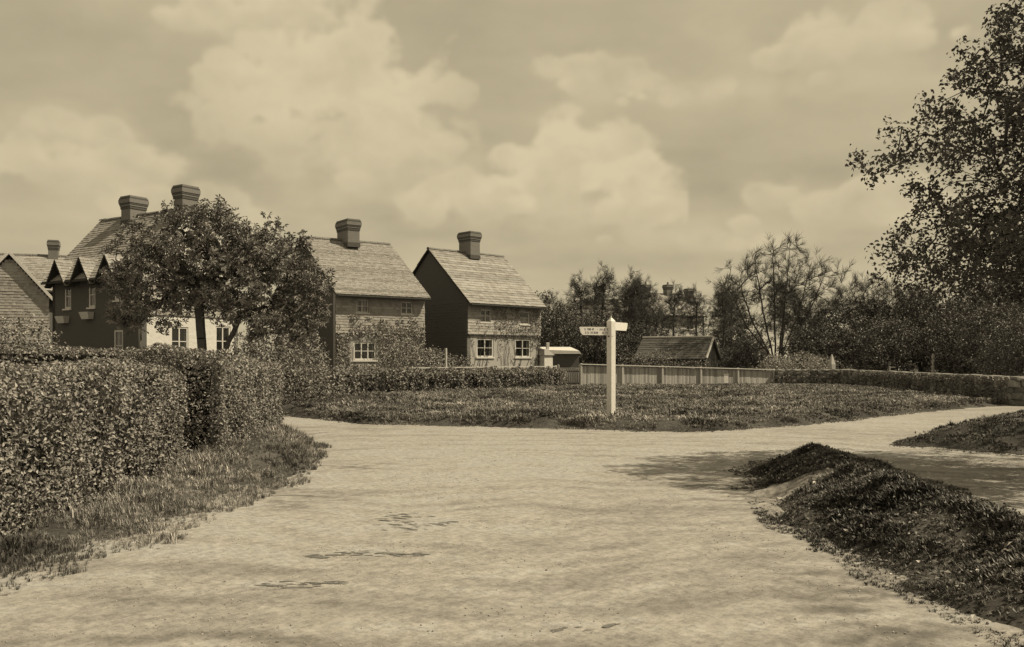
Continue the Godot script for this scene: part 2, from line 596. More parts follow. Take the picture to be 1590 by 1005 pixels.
# a rounded bush: several lobes of leaves on short stems
func bush(label: String, at: Vector3, lobes: Array, leaf: float, per: float, l0: float, l1: float, called := "bush", group := "") -> Node3D:
	var o := thing(called, label, "bush", at, 0, group)
	var s := Swarm.new()
	var st := Build.new()
	for lb in lobes:
		var c: Vector3 = lb[0]
		var r: Vector3 = lb[1]
		st.tube(Vector3(c.x * 0.4, -0.1, c.z * 0.4), c, 0.035, 0.015, 5)
		for k in 5:
			st.tube(c * 0.6, c + unit() * r * 0.8, 0.018, 0.005, 3)
		var n := int(per * (r.x * r.y + r.y * r.z + r.x * r.z) * 4.2)
		for i in n:
			var u := unit()
			var k := pow(rng.randf(), 0.28) * (1.0 + 0.35 * rough.get_noise_3d((at.x + c.x + u.x) * 26.0, (c.y + u.y) * 26.0, (at.z + u.z) * 26.0))
			var p := c + u * r * k
			if p.y < 0.02: continue
			leaf_at(s, p, u, 0.4, leaf * rng.randf_range(0.6, 1.25), lerpf(l0, l1, rng.randf()))
	part("stems", st.commit(), M.bark, o)
	swarm_part("foliage", s, leaf_mesh, M.leaf, o)
	return o

# ---------------------------------------------------------------- trees
# Limbs that reach for points spread through the crown: each point is joined to the nearest wood already grown.
func grow(stems: Array, crowns: Array, n: int, seg: float, tip_r: float, fork_from: float, sag: float, sides_max: int, thick_pow := 0.44) -> Dictionary:
	var pos := PackedVector3Array()
	var par := PackedInt32Array()
	var grow_from := PackedInt32Array()
	for st in stems:
		var last := -1
		for i in st.size() - 1:
			var a: Vector3 = st[i]
			var b: Vector3 = st[i + 1]
			var m := maxi(1, int(a.distance_to(b) / seg))
			for k in m + (1 if i == st.size() - 2 else 0):
				var p := a.lerp(b, float(k) / m) + unit() * seg * 0.07
				pos.append(p if last >= 0 else a)
				par.append(last)
				last = pos.size() - 1
				if p.y > fork_from: grow_from.append(last)
	var total := 0.0
	for c in crowns: total += c[1].x * c[1].y * c[1].z * c[2]
	var goals := []
	var heart: Vector3 = stems[0][stems[0].size() - 1]
	for c in crowns:
		var m := int(round(n * c[1].x * c[1].y * c[1].z * c[2] / total))
		for i in m:
			goals.append(c[0] + unit() * c[1] * pow(rng.randf(), 0.38))
	goals.sort_custom(func(a, b): return a.distance_squared_to(heart) < b.distance_squared_to(heart))
	var ends := []
	for g in goals:
		var best := 1e9
		var at := grow_from[0]
		for i in grow_from:
			var q := pos[i]
			var dd := q.distance_squared_to(g)
			if q.y > g.y + 0.3: dd *= 1.7
			if dd < best:
				best = dd
				at = i
		var a := pos[at]
		var gap := sqrt(best)
		gap = a.distance_to(g)
		if gap < seg * 0.5: continue
		var dir := (a - pos[par[at]]).normalized() if par[at] >= 0 else Vector3.UP
		var ctrl := a + dir * gap * 0.35 + Vector3(0, gap * 0.12, 0)
		var m := maxi(2, int(ceil(gap / seg)))
		var last := at
		var path := []
		for k in range(1, m + 1):
			var t := float(k) / m
			var p: Vector3 = a.lerp(ctrl, t).lerp(ctrl.lerp(g, t), t) + unit() * seg * 0.12 - Vector3(0, sag * t * t * gap, 0)
			pos.append(p)
			par.append(last)
			last = pos.size() - 1
			grow_from.append(last)
			path.append(last)
		ends.append(path)
	# count only the tips below each piece of wood
	var tips := PackedFloat32Array()
	tips.resize(pos.size())
	tips.fill(0.0)
	for e in ends: tips[e[e.size() - 1]] += 1.0
	for i in range(pos.size() - 1, -1, -1):
		if par[i] >= 0: tips[par[i]] += tips[i]
	var wood := Build.new()
	var limbs := Build.new()
	for i in pos.size():
		if par[i] < 0: continue
		var r1 := tip_r * pow(maxf(tips[i], 1.0), thick_pow)
		var r0 := minf(tip_r * pow(maxf(tips[par[i]], 1.0), thick_pow), r1 * 1.35)
		if par[par[i]] < 0: r0 = r1 * 1.35
		var sd := sides_max if r1 > 0.06 else (4 if r1 > 0.02 and sides_max > 4 else 3)
		(wood if tips[i] > 14.0 else limbs).tube(pos[par[i]], pos[i], r0, r1, sd)
	return {"pos": pos, "par": par, "ends": ends, "wood": wood, "limbs": limbs}

func leafy_tree(called: String, label: String, at: Vector3, stems: Array, crowns: Array, n: int, seg: float, tip_r: float, fork: float, leaf: Mesh, size: float, each: int, spread: float, l0: float, l1: float, group := "", sag := 0.0, sides := 6, twigs := 0) -> Node3D:
	var o := thing(called, label, "tree", at, 0, group)
	var g := grow(stems, crowns, n, seg, tip_r, fork, sag, sides)
	part("trunk", g.wood.commit(), M.bark, o)
	part("limbs", g.limbs.commit(), M.bark, o)
	var s := Swarm.new()
	var tw := Swarm.new()
	for path in g.ends:
		var m: int = path.size()
		for k in range(m / 2, m):
			var p: Vector3 = g.pos[path[k]]
			for i in each:
				leaf_at(s, p + unit() * spread * pow(rng.randf(), 0.6), Vector3(0, 0.9, 0), 0.8, size * rng.randf_range(0.6, 1.2), lerpf(l0, l1, rng.randf()))
			for i in twigs:
				var dir: Vector3 = (p - g.pos[g.par[path[k]]]).normalized()
				twig(tw, p, (dir + unit() * 0.8).normalized(), rng.randf_range(0.3, 0.6))
	swarm_part("crown", s, leaf, M.leaf, o)
	if twigs > 0: swarm_part("twigs", tw, spray_mesh, M.bark, o)
	return o

func twig(s: Swarm, at: Vector3, dir: Vector3, size: float) -> void:
	var x := dir.cross(unit()).normalized()
	s.put(at, x * size, dir * size, x.cross(dir) * size, Color(1, 1, 1))

func bare_tree(called: String, label: String, at: Vector3, stems: Array, crowns: Array, n: int, seg: float, tip_r: float, fork: float, spray: float, each: int, leaves: int, group := "") -> Node3D:
	var o := thing(called, label, "tree", at, 0, group)
	var g := grow(stems, crowns, n, seg, tip_r, fork, -0.04, 5)
	part("trunk", g.wood.commit(), M.bark, o)
	part("limbs", g.limbs.commit(), M.bark, o)
	var s := Swarm.new()
	var lf := Swarm.new()
	for path in g.ends:
		var m: int = path.size()
		for k in range(m / 3, m):
			var p: Vector3 = g.pos[path[k]]
			var dir: Vector3 = (p - g.pos[g.par[path[k]]]).normalized()
			for i in each:
				twig(s, p, (dir * 0.8 + unit() * 0.7 + Vector3(0, 0.45, 0)).normalized(), spray * rng.randf_range(0.6, 1.2))
			for i in leaves:
				leaf_at(lf, p + unit() * spray * 0.7, Vector3.UP, 0.5, rng.randf_range(0.06, 0.13), rng.randf_range(0.05, 0.12))
	swarm_part("twigs", s, spray_mesh, M.bark, o)
	if leaves > 0: swarm_part("crown", lf, leaf_mesh, M.leaf, o)
	return o

# ---------------------------------------------------------------- buildings
# A house stands in its own axes: x along the front from 0 to L, z = 0 at the front eave, ridge at z = -w, back eave at -2w.
func slab(b: Build, o: Vector3, ux: Vector3, n: Vector3, x0: float, x1: float, y0: float, y1: float, d0: float, d1: float) -> void:
	var p := []
	for y in [y0, y1]:
		for q in [[x0, d0], [x1, d0], [x1, d1], [x0, d1]]:
			p.append(o + ux * q[0] + Vector3.UP * y + n * q[1])
	b.hexa(p)

func wall(parent: Node3D, called: String, o: Vector3, ux: Vector3, n: Vector3, width: float, y0: float, y1: float, holes: Array, m: Material, peak := 0.0) -> MeshInstance3D:
	var b := Build.new()
	var xs := [0.0, width]
	var ys := [y0, y1]
	for h in holes:
		xs.append_array([h[0], h[1]])
		ys.append_array([h[2], h[3]])
	xs.sort()
	ys.sort()
	for i in xs.size() - 1:
		for j in ys.size() - 1:
			if xs[i + 1] - xs[i] < 0.001 or ys[j + 1] - ys[j] < 0.001: continue
			var cx: float = (xs[i] + xs[i + 1]) * 0.5
			var cy: float = (ys[j] + ys[j + 1]) * 0.5
			var open := false
			for h in holes:
				if cx > h[0] and cx < h[1] and cy > h[2] and cy < h[3]: open = true
			if not open:
				slab(b, o, ux, n, xs[i], xs[i + 1], ys[j], ys[j + 1], 0.0, -0.24)
	if peak > 0.0:
		var a := o + Vector3.UP * y1
		var e := a + ux * width
		var t := a + ux * width * 0.5 + Vector3.UP * peak
		b.tri(a, t, e)
		b.tri(e - n * 0.24, t - n * 0.24, a - n * 0.24)
	return part(called, b.commit(), m, parent)

func tiles(parent: Node3D, called: String, o: Vector3, ux: Vector3, us: Vector3, n: Vector3, width: float, height: float, step: float, tw: float, mats: Array, holes: Array, slant := 0.0) -> void:
	var rows := int(height / step)
	var exact := height / rows
	for k in rows:
		var b := Build.new()
		b.use_col = true
		var x := -rng.randf() * tw
		var y := k * exact
		var wave := rng.randf_range(-0.006, 0.006)
		var lim := width - slant * y
		while x < lim:
			var x0 := maxf(x, slant * y) + 0.003
			var x1 := minf(x + tw * rng.randf_range(0.92, 1.08), lim)
			x = x1
			if x1 - x0 < 0.03: continue
			var cx := (x0 + x1) * 0.5
			var skip := false
			for h in holes:
				if cx > h[0] and cx < h[1] and y + exact * 0.6 > h[2] and y + exact * 0.4 < h[3]: skip = true
			if skip: continue
			var lift := 0.032 + rng.randf_range(-0.007, 0.009) + wave
			var dip := rng.randf_range(-0.010, 0.006)
			b.col = tone(rng.randf_range(0.76, 1.2))
			var a := o + ux * x0 + us * (y + dip) + n * lift
			var e := o + ux * x1 + us * (y + dip) + n * (lift + rng.randf_range(-0.005, 0.005))
			var f := o + ux * x1 + us * (y + exact * 1.12) + n * 0.012
			var g := o + ux * x0 + us * (y + exact * 1.12) + n * 0.012
			b.quad(g, f, e, a)
			b.quad(a, e, e - n * 0.03, a - n * 0.03)
			b.tri(a, a - n * 0.03, g); b.tri(e - n * 0.03, e, f)
		if b.v.size() > 0:
			part(called, b.commit(), mats[rng.randi() % mats.size()], parent)

# a window set into an opening: frame, glazing bars, panes, sill, and a blind or curtains behind
func window(parent: Node3D, o: Vector3, ux: Vector3, n: Vector3, w: float, h: float, cols: int, rows: int, m: Material, blind := 0.0, curtain := 0.0, thick := 0.06) -> void:
	var b := Build.new()
	var f := thick
	slab(b, o, ux, n, 0, f, 0, h, -0.03, -0.12)
	slab(b, o, ux, n, w - f, w, 0, h, -0.03, -0.12)
	slab(b, o, ux, n, f, w - f, 0, f, -0.03, -0.12)
	slab(b, o, ux, n, f, w - f, h - f, h, -0.03, -0.12)
	var root := part("window", b.commit(), m, parent)
	var cw := (w - 2 * f) / cols
	var rh := (h - 2 * f) / rows
	for i in range(1, cols):
		var g := Build.new()
		slab(g, o, ux, n, f + cw * i - 0.028, f + cw * i + 0.028, f, h - f, -0.035, -0.1)
		part("mullion", g.commit(), m, root)
	for j in range(1, rows):
		var g := Build.new()
		slab(g, o, ux, n, f, w - f, f + rh * j - 0.018, f + rh * j + 0.018, -0.045, -0.095)
		part("glazing_bar", g.commit(), m, root)
	for i in cols:
		for j in rows:
			var g := Build.new()
			slab(g, o, ux, n, f + cw * i, f + cw * (i + 1), f + rh * j, f + rh * (j + 1), -0.07, -0.076)
			part("pane", g.commit(), M.glass, root)
	var s := Build.new()
	slab(s, o, ux, n, -0.06, w + 0.06, -0.07, 0.0, 0.07, -0.12)
	part("sill", s.commit(), m, root)
	if blind > 0.0:
		var g := Build.new()
		slab(g, o, ux, n, f * 0.5, w - f * 0.5, f, h * blind, -0.14, -0.15)
		part("blind", g.commit(), M.cloth, root)
	if curtain > 0.0:
		for q in [[f, w * curtain], [w * (1 - curtain), w - f]]:
			var g := Build.new()
			slab(g, o, ux, n, q[0], q[1], f * 0.5, h - f * 0.5, -0.15, -0.17)
			part("curtain", g.commit(), M.cloth, root)

func chimney(parent: Node3D, c: Vector3, wx: float, wz: float, y1: float, pots := 0) -> void:
	var b := Build.new()
	var hx := wx * 0.5
	var hz := wz * 0.5
	b.box(Vector3(-hx, c.y, -hz), Vector3(hx, y1 - 0.62, hz))
	var root := part("chimney", b.commit(), M.brick_stack, parent)
	root.position = Vector3(c.x, 0, c.z)
	# oversailing courses below the top, each a step wider, then drawn in again
	var prof := [[0.62, 0.50, 0.04, 1], [0.50, 0.42, 0.07, 0], [0.42, 0.34, 0.10, 1], [0.34, 0.16, 0.13, 0], [0.16, 0.08, 0.10, 1], [0.08, 0.0, 0.05, 0]]
	for p in prof:
		var g := Build.new()
		var e: float = p[2] * minf(1.0, wx)
		g.box(Vector3(-hx - e, y1 - p[0], -hz - e), Vector3(hx + e, y1 - p[1], hz + e))
		part("corbel_course", g.commit(), M.brick_band if p[3] == 1 else M.brick_stack, root)
	var lead := Build.new()
	lead.box(Vector3(-hx - 0.03, c.y, -hz - 0.03), Vector3(hx + 0.03, c.y + 0.25, hz + 0.03))
	part("flashing", lead.commit(), M.brick_band, root)
	for i in pots:
		var g := Build.new()
		var z := (i - (pots - 1) * 0.5) * 0.5
		g.tube(Vector3(0, y1, z), Vector3(0, y1 + 0.35, z), 0.14, 0.11, 10)
		part("chimney_pot", g.commit(), M.brick_stack, root)

# roof, gables and body of a two-storey cottage; holes_* are openings [x0, x1, y0, y1] in the walls
func cottage(o: Node3D, L: float, w: float, He: float, Hr: float, floor_y: float, split: float, front: Array, left: Array, right: Array, low_mat: Material, gable_mat: Material, right_mat: Material, step: float, tw: float) -> void:
	var ox := 0.16
	var oz := 0.42
	var slope := (Hr - He) / w
	var wy := He + oz * slope - 0.12
	var X := Vector3.RIGHT
	var Z := Vector3.BACK
	# front, back and the two gable walls
	wall(o, "front_wall", Vector3(ox, 0, -oz), X, Z, L - 2 * ox, floor_y, wy, front, low_mat)
	wall(o, "back_wall", Vector3(L - ox, 0, -2 * w + oz), -X, -Z, L - 2 * ox, floor_y, wy, [], gable_mat)
	var pk := (w - oz) * slope
	var gl := 2 * w - 2 * oz
	wall(o, "gable_wall", Vector3(ox + 0.002, 0, -2 * w + oz), Z, -X, gl, floor_y, wy, left, gable_mat, pk)
	wall(o, "gable_wall", Vector3(L - ox - 0.002, 0, -oz), -Z, X, gl, floor_y, wy, right, right_mat, pk)
	# roof boards under the tiles
	var b := Build.new()
	var e := Vector3(0, He, 0); var r := Vector3(0, Hr, -w); var k := Vector3(0, He, -2 * w)
	var dn := Vector3(0, -0.1, 0)
	var run := Vector3(L, 0, 0)
	for q in [[e, r], [r, k]]:
		b.quad(q[0], q[1], q[1] + run, q[0] + run)
		b.quad(q[0] + dn, q[0] + dn + run, q[1] + dn + run, q[1] + dn)
		b.quad(q[0], q[0] + dn, q[1] + dn, q[1])
		b.quad(q[0] + run, q[1] + run, q[1] + dn + run, q[0] + dn + run)
	b.quad(e, e + run, e + dn + run, e + dn)
	b.quad(k + run, k, k + dn, k + dn + run)
	part("roof", b.commit(), M.timber, o)
	var us := (r - e).normalized()
	var n := Vector3(0, us.z, -us.y) * -1.0
	n = Vector3(0, -us.z, us.y)
	tiles(o, "tile_course", e, X, us, n, L, e.distance_to(r), step, tw, M.tile, [])
	var us2 := (r - k).normalized()
	tiles(o, "tile_course", k + run, -X, us2, Vector3(0, us2.z, us2.y) * Vector3(1, 1, -1), L, e.distance_to(r), step * 2.0, tw, M.tile, [])
	# ridge tiles
	var x := 0.0
	while x < L - 0.05:
		var g := Build.new()
		var x1 := minf(x + 0.42, L)
		var h := rng.randf_range(-0.008, 0.012)
		for s in 4:
			var a0 := PI * s / 4.0
			var a1 := PI * (s + 1) / 4.0
			var p0 := Vector3(x, Hr - 0.03 + h + 0.11 * sin(a0), -w + 0.14 * cos(a0))
			var p1 := Vector3(x, Hr - 0.03 + h + 0.11 * sin(a1), -w + 0.14 * cos(a1))
			var t := Vector3(x1 - x - 0.015, 0, 0)
			g.quad(p0, p1, p1 + t, p0 + t)
		part("ridge_tile", g.commit(), M.brick_stack, o)
		x = x1
	# gutter under the eave
	var gt := Build.new()
	gt.tube(Vector3(0.05, He - 0.08, 0.05), Vector3(L - 0.05, He - 0.08, 0.05), 0.05, 0.05, 8)
	part("gutter", gt.commit(), M.timber, o)

# leaves of a climber spread over a wall: outline tested by a noise threshold
func climber(label: String, at: Vector3, turn: float, x0: float, x1: float, y0: float, y1: float, per: float, leaf: float, cover: Callable, l0: float, l1: float) -> void:
	var o := thing("climbing_plant", label, "climber", at, turn)
	var s := Swarm.new()
	var st := Build.new()
	var q := Vector3((x0 + x1) * 0.5, y0, 0.05)
	for i in 16:
		var p := Vector3(rng.randf_range(x0, (x0 + x1) * 0.5), y0, 0.04) if i % 2 == 0 else Vector3(rng.randf_range((x0 + x1) * 0.5, x1), y0, 0.04)
		for k in 7:
			q = p + Vector3(rng.randf_range(-0.3, 0.3), (y1 - y0) / 8.0, 0)
			st.tube(p, q, 0.018 - 0.002 * k, 0.016 - 0.002 * k, 4)
			p = q
	for i in int((x1 - x0) * (y1 - y0) * per):
		var x := rng.randf_range(x0, x1)
		var y := rng.randf_range(y0, y1)
		var c: float = cover.call(x, y) + 0.75 * rough.get_noise_2d(x * 12.0 + at.x * 7.0, y * 12.0)
		if c < 0.0: continue
		leaf_at(s, Vector3(x, y, rng.randf_range(0.03, 0.10 + 0.16 * minf(c, 1.0))), Vector3(0, 0.4, 1), 0.6, leaf * rng.randf_range(0.6, 1.3), lerpf(l0, l1, rng.randf()))
	part("stems", st.commit(), M.bark, o)
	swarm_part("foliage", s, leaf_mesh, M.leaf, o)

func build_cottage_far() -> void:      # the last cottage of the row
	var o := thing("cottage", "tile-roofed cottage with one squat chimney and white shrubless lower wall with two paired casements", "cottage", Vector3(-2.455, 0, -51.83), 43.2)
	var L := 6.39
	var lo := [[0.72, 2.07, 1.72, 2.85], [3.86, 5.21, 1.72, 2.85]]
	var up := [[1.02, 1.85, 3.82, 4.58], [4.25, 5.08, 3.78, 4.58]]
	cottage(o, L, 4.02, 4.89, 8.45, 0.4, 3.1, lo + up, [], [], M.limewash, M.brick, M.brick, 0.235, 0.27)
	var X := Vector3.RIGHT
	var Z := Vector3.BACK
	var org := Vector3(0.16, 0, -0.42)
	for h in lo: window(o, org + Vector3(h[0], h[2], 0), X, Z, h[1] - h[0], h[3] - h[2], 2, 2, M.paint, 0.0, 0.16, 0.09)
	window(o, org + Vector3(up[0][0], up[0][2], 0), X, Z, 0.83, 0.76, 2, 2, M.paint, 0.62)
	window(o, org + Vector3(up[1][0], up[1][2], 0), X, Z, 0.83, 0.8, 1, 2, M.paint, 0.55)
	# hung tiles over the upper storey, kicked out at the foot
	var holes := []
	for h in up: holes.append([h[0] - 0.05, h[1] + 0.05, h[2] - 3.1 - 0.1, h[3] - 3.1 + 0.05])
	tiles(o, "hung_tile_course", org + Vector3(0, 3.1, 0.02), X, Vector3.UP, Z, L - 0.32, 2.0, 0.16, 0.19, [M.tile_hung, M.tile_hung, M.tile_worn], holes)
	var k := Build.new()
	k.box(org + Vector3(0, 3.02, 0.0), org + Vector3(L - 0.32, 3.09, 0.10))
	part("bressummer", k.commit(), M.timber, o)
	tiles(o, "hung_tile_course", Vector3(0.14, 1.0, -8.04 + 0.42), Z, Vector3.UP, -X, 7.2, 4.1, 0.17, 0.2, [M.brick], [])
	chimney(o, Vector3(L * 0.52, 8.0, -3.95), 0.78, 1.15, 9.75)

func build_cottage_mid() -> void:
	var o := thing("cottage", "cottage with plain steep tiled roof, big chimney and creeper over its lit front", "cottage", Vector3(-8.816, 0, -44.37), 35.7)
	var L := 5.5
	var lo := [[1.0, 2.3, 1.55, 2.5]]
	var up := [[1.15, 1.85, 4.0, 4.68], [3.75, 4.45, 4.0, 4.66]]
	cottage(o, L, 4.6, 4.88, 8.25, 0.4, 3.1, lo + up, [], [], M.tile_worn, M.brick, M.brick, 0.12, 0.15)
	var X := Vector3.RIGHT
	var Z := Vector3.BACK
	var org := Vector3(0.16, 0, -0.42)
	window(o, org + Vector3(1.0, 1.55, 0), X, Z, 1.3, 0.95, 3, 2, M.paint, 0.0, 0.12, 0.09)
	for h in up: window(o, org + Vector3(h[0], h[2], 0), X, Z, 0.7, h[3] - h[2], 2, 2, M.paint, 0.0, 0.3 if h[0] < 2.0 else 0.0)
	var holes := []
	for h in up: holes.append([h[0] - 0.05, h[1] + 0.05, h[2] - 2.95 - 0.1, h[3] - 2.95 + 0.05])
	tiles(o, "hung_tile_course", org + Vector3(0, 2.95, 0.02), X, Vector3.UP, Z, L - 0.32, 2.1, 0.14, 0.18, [M.tile_hung, M.tile_hung, M.tile_worn], holes)
	chimney(o, Vector3(L * 0.5, 7.8, -4.4), 0.7, 1.4, 9.35)

func build_house_near() -> void:
	# long side in shade with three gablets over narrow windows; the white end towards the sun
	var o := thing("house", "large house with three small gablets on its shaded side and white end wall", "house", Vector3(-16.04 - 7.28 * cos(deg_to_rad(33.2)), 0, -37.74 - 7.28 * sin(deg_to_rad(33.2))), -33.2)
	var L := 7.28
	var w := 2.985
	var He := 5.22
	var Hr := 8.5
	var side := [[1.0, 1.55, 3.95, 5.1], [2.95, 3.5, 3.95, 5.1], [4.95, 5.6, 4.2, 5.15], [4.9, 5.6, 1.5, 2.9]]
	var ends := [[1.45, 2.35, 1.75, 3.05], [3.85, 4.7, 1.75, 3.15]]
	cottage(o, L, w, He, Hr, 0.4, 3.1, side, [], ends, M.brick, M.brick, M.render, 0.17, 0.18)
	var X := Vector3.RIGHT
	var Z := Vector3.BACK
	var org := Vector3(0.16, 0, -0.42)
	for i in 4:
		var h: Array = side[i]
		window(o, org + Vector3(h[0], h[2], 0), X, Z, h[1] - h[0], h[3] - h[2], 1, 2, M.paint, 0.0, 0.4 if i == 2 else 0.28, 0.09)
	# gable end towards the road: two sash windows, the right one over a boxed-out bay sill
	var eo := Vector3(L - 0.162, 0, -0.42)
	for h in ends: window(o, eo + Vector3(0, h[2], -h[0]), -Z, X, h[1] - h[0], h[3] - h[2], 2, 2, M.paint, 0.0, 0.1, 0.07)
	var bay := Build.new()
	bay.hexa([eo + Vector3(0.0, 0.5, -3.75), eo + Vector3(0.35, 0.5, -3.75), eo + Vector3(0.35, 0.5, -5.0), eo + Vector3(0.0, 0.5, -5.0),
		eo + Vector3(0.0, 1.66, -3.75), eo + Vector3(0.35, 1.45, -3.75), eo + Vector3(0.35, 1.45, -5.0), eo + Vector3(0.0, 1.66, -5.0)])
	part("bay_base", bay.commit(), M.render, o)
	tiles(o, "hung_tile_course", eo + Vector3(0.02, 3.55, 0), -Z, Vector3.UP, X, 5.13, 1.9, 0.16, 0.19, [M.tile_hung, M.tile_worn], [])
	# gablets
	for gx in [1.28, 3.23, 5.2]:
		var hw := 0.7
		var top := 6.2
		var foot := 5.16
		var b := Build.new()
		var zf := -0.40
		var a := Vector3(gx - hw, foot, zf); var c := Vector3(gx + hw, foot, zf); var t := Vector3(gx, top - 0.1, zf)
		b.tri(a, t, c)
		b.quad(Vector3(gx - hw, foot - 0.3, zf), a, c, Vector3(gx + hw, foot - 0.3, zf))
		var root := part("gablet", b.commit(), M.brick, o)
		var zb := -(top - He) / ((Hr - He) / w) - 0.1
		var rf := Vector3(gx, top, 0.12); var rb := Vector3(gx, top, zb)
		for sg in [-1.0, 1.0]:
			var ef := Vector3(gx + sg * (hw + 0.14), foot - 0.22, 0.12)
			var eb := Vector3(gx + sg * (hw + 0.14), foot - 0.22, -0.15)
			var us := (rf - ef).normalized()
			var nn := Vector3(sg * us.y, absf(us.x), 0)
			var deck := Build.new()
			deck.quad(ef, rf, rb, eb)
			deck.quad(ef - nn * 0.06, eb - nn * 0.06, rb - nn * 0.06, rf - nn * 0.06)
			deck.quad(ef, ef - nn * 0.06, rf - nn * 0.06, rf)
			part("gablet_roof", deck.commit(), M.timber, root)
			# small tiles, cut along the valley
			var len := ef.distance_to(rf)
			var rows := 9
			for k in rows:
				var tb := Build.new()
				tb.use_col = true
				var u0 := len * k / rows
				var u1 := len * (k + 1.1) / rows
				var back := lerpf(eb.z, rb.z, float(k) / rows)
				var z := 0.12
				while z > back:
					var z1 := maxf(z - 0.17 * rng.randf_range(0.9, 1.1), back)
					tb.col = tone(rng.randf_range(0.65, 1.3))
					var lf := nn * (0.03 + rng.randf_range(-0.006, 0.006))
					var p0 := Vector3(ef.x, ef.y, z) + us * u0 + lf
					var p1 := Vector3(ef.x, ef.y, z1 + 0.004) + us * u0 + lf
					var p2 := Vector3(ef.x, ef.y, z1 + 0.004) + us * minf(u1, len) + nn * 0.01
					var p3 := Vector3(ef.x, ef.y, z) + us * minf(u1, len) + nn * 0.01
					tb.quad(p0, p1, p2, p3)
					tb.quad(p0, p1, p1 - nn * 0.03, p0 - nn * 0.03)
					z = z1
				part("tile_course", tb.commit(), M.tile[rng.randi() % 4], root)
	# white boxes on brackets below the two left windows
	for q in [[1.28, 3.28], [3.25, 3.42]]:
		var b := Build.new()
		var x: float = q[0]
		var y: float = q[1]
		b.hexa([Vector3(x - 0.28, y, -0.4), Vector3(x + 0.28, y, -0.4), Vector3(x + 0.28, y, -0.18), Vector3(x - 0.28, y, -0.18),
			Vector3(x - 0.36, y + 0.32, -0.4), Vector3(x + 0.36, y + 0.32, -0.4), Vector3(x + 0.36, y + 0.32, -0.08), Vector3(x - 0.36, y + 0.32, -0.08)])
		part("window_box", b.commit(), M.paint, o)
	chimney(o, Vector3(2.75, 8.0, -2.95), 0.72, 0.85, 9.4)
	chimney(o, Vector3(6.7, 8.0, -2.95), 0.64, 0.82, 9.5)

func build_house_left() -> void:
	# the house behind the first one: long roof, a tile-hung cross gable with pale bargeboards
	var o := thing("house", "half-hidden house with pale bargeboards on a tile-hung gable and slender chimney", "house", Vector3(-35.7, 0, -53.0), 20.0)
	var X := Vector3.RIGHT
	var Z := Vector3.BACK
	cottage(o, 10.2, 2.6, 5.9, 8.35, 0.4, 3.1, [], [], [], M.brick, M.brick, M.brick, 0.18, 0.2)
	var gx := 5.2
	var hw := 2.15
	var b := Build.new()
	slab(b, Vector3(gx - hw, 0, 1.2), X, Z, 0, 2 * hw, 0.4, 5.2, 0, -1.6)
	b.tri(Vector3(gx - hw, 5.2, 1.2), Vector3(gx, 7.75, 1.2), Vector3(gx + hw, 5.2, 1.2))
	part("cross_gable", b.commit(), M.brick, o)
	tiles(o, "hung_tile_course", Vector3(gx - hw, 2.6, 1.22), X, Vector3.UP, Z, 2 * hw, 2.6, 0.17, 0.2, [M.tile_hung, M.tile_worn], [])
	tiles(o, "hung_tile_course", Vector3(gx - hw, 5.2, 1.22), X, Vector3.UP, Z, 2 * hw, 2.4, 0.17, 0.2, [M.tile_hung, M.tile_worn], [], hw / 2.55)
	for sg in [-1.0, 1.0]:
		var foot := Vector3(gx + sg * (hw + 0.35), 5.0, 0)
		var top := Vector3(gx, 7.95, 0)
		var g := Build.new()
		g.quad(foot + Vector3(0, 0, 1.45), top + Vector3(0, 0, 1.45), top + Vector3(0, 0, -2.4), foot + Vector3(0, 0, -1.0))
		part("gable_roof", g.commit(), M.tile[1], o)
		var us := (top - foot).normalized()
		tiles(o, "tile_course", foot + Vector3(0, 0.01, 1.45), -Z, us, Vector3(sg * us.y, absf(us.x), 0), 2.5, foot.distance_to(top), 0.18, 0.2, M.tile, [])
		var bb := Build.new()
		var nn := Vector3(sg * us.y, absf(us.x), 0)
		bb.hexa([foot + Vector3(0, 0, 1.42), foot + Vector3(0, 0, 1.48), top + Vector3(0, 0, 1.48), top + Vector3(0, 0, 1.42),
			foot + nn * 0.16 + Vector3(0, 0, 1.42), foot + nn * 0.16 + Vector3(0, 0, 1.48), top + nn * 0.16 + Vector3(0, 0, 1.48), top + nn * 0.16 + Vector3(0, 0, 1.42)])
		part("bargeboard", bb.commit(), M.paint, o)
	var sh := Build.new()
	slab(sh, Vector3(7.7, 0, -0.42), X, Z, 0, 1.2, 3.9, 4.0, 0.3, 0)
	part("eave_board", sh.commit(), M.paint, o)
	chimney(o, Vector3(7.1, 7.8, -2.6), 0.58, 0.62, 9.35)

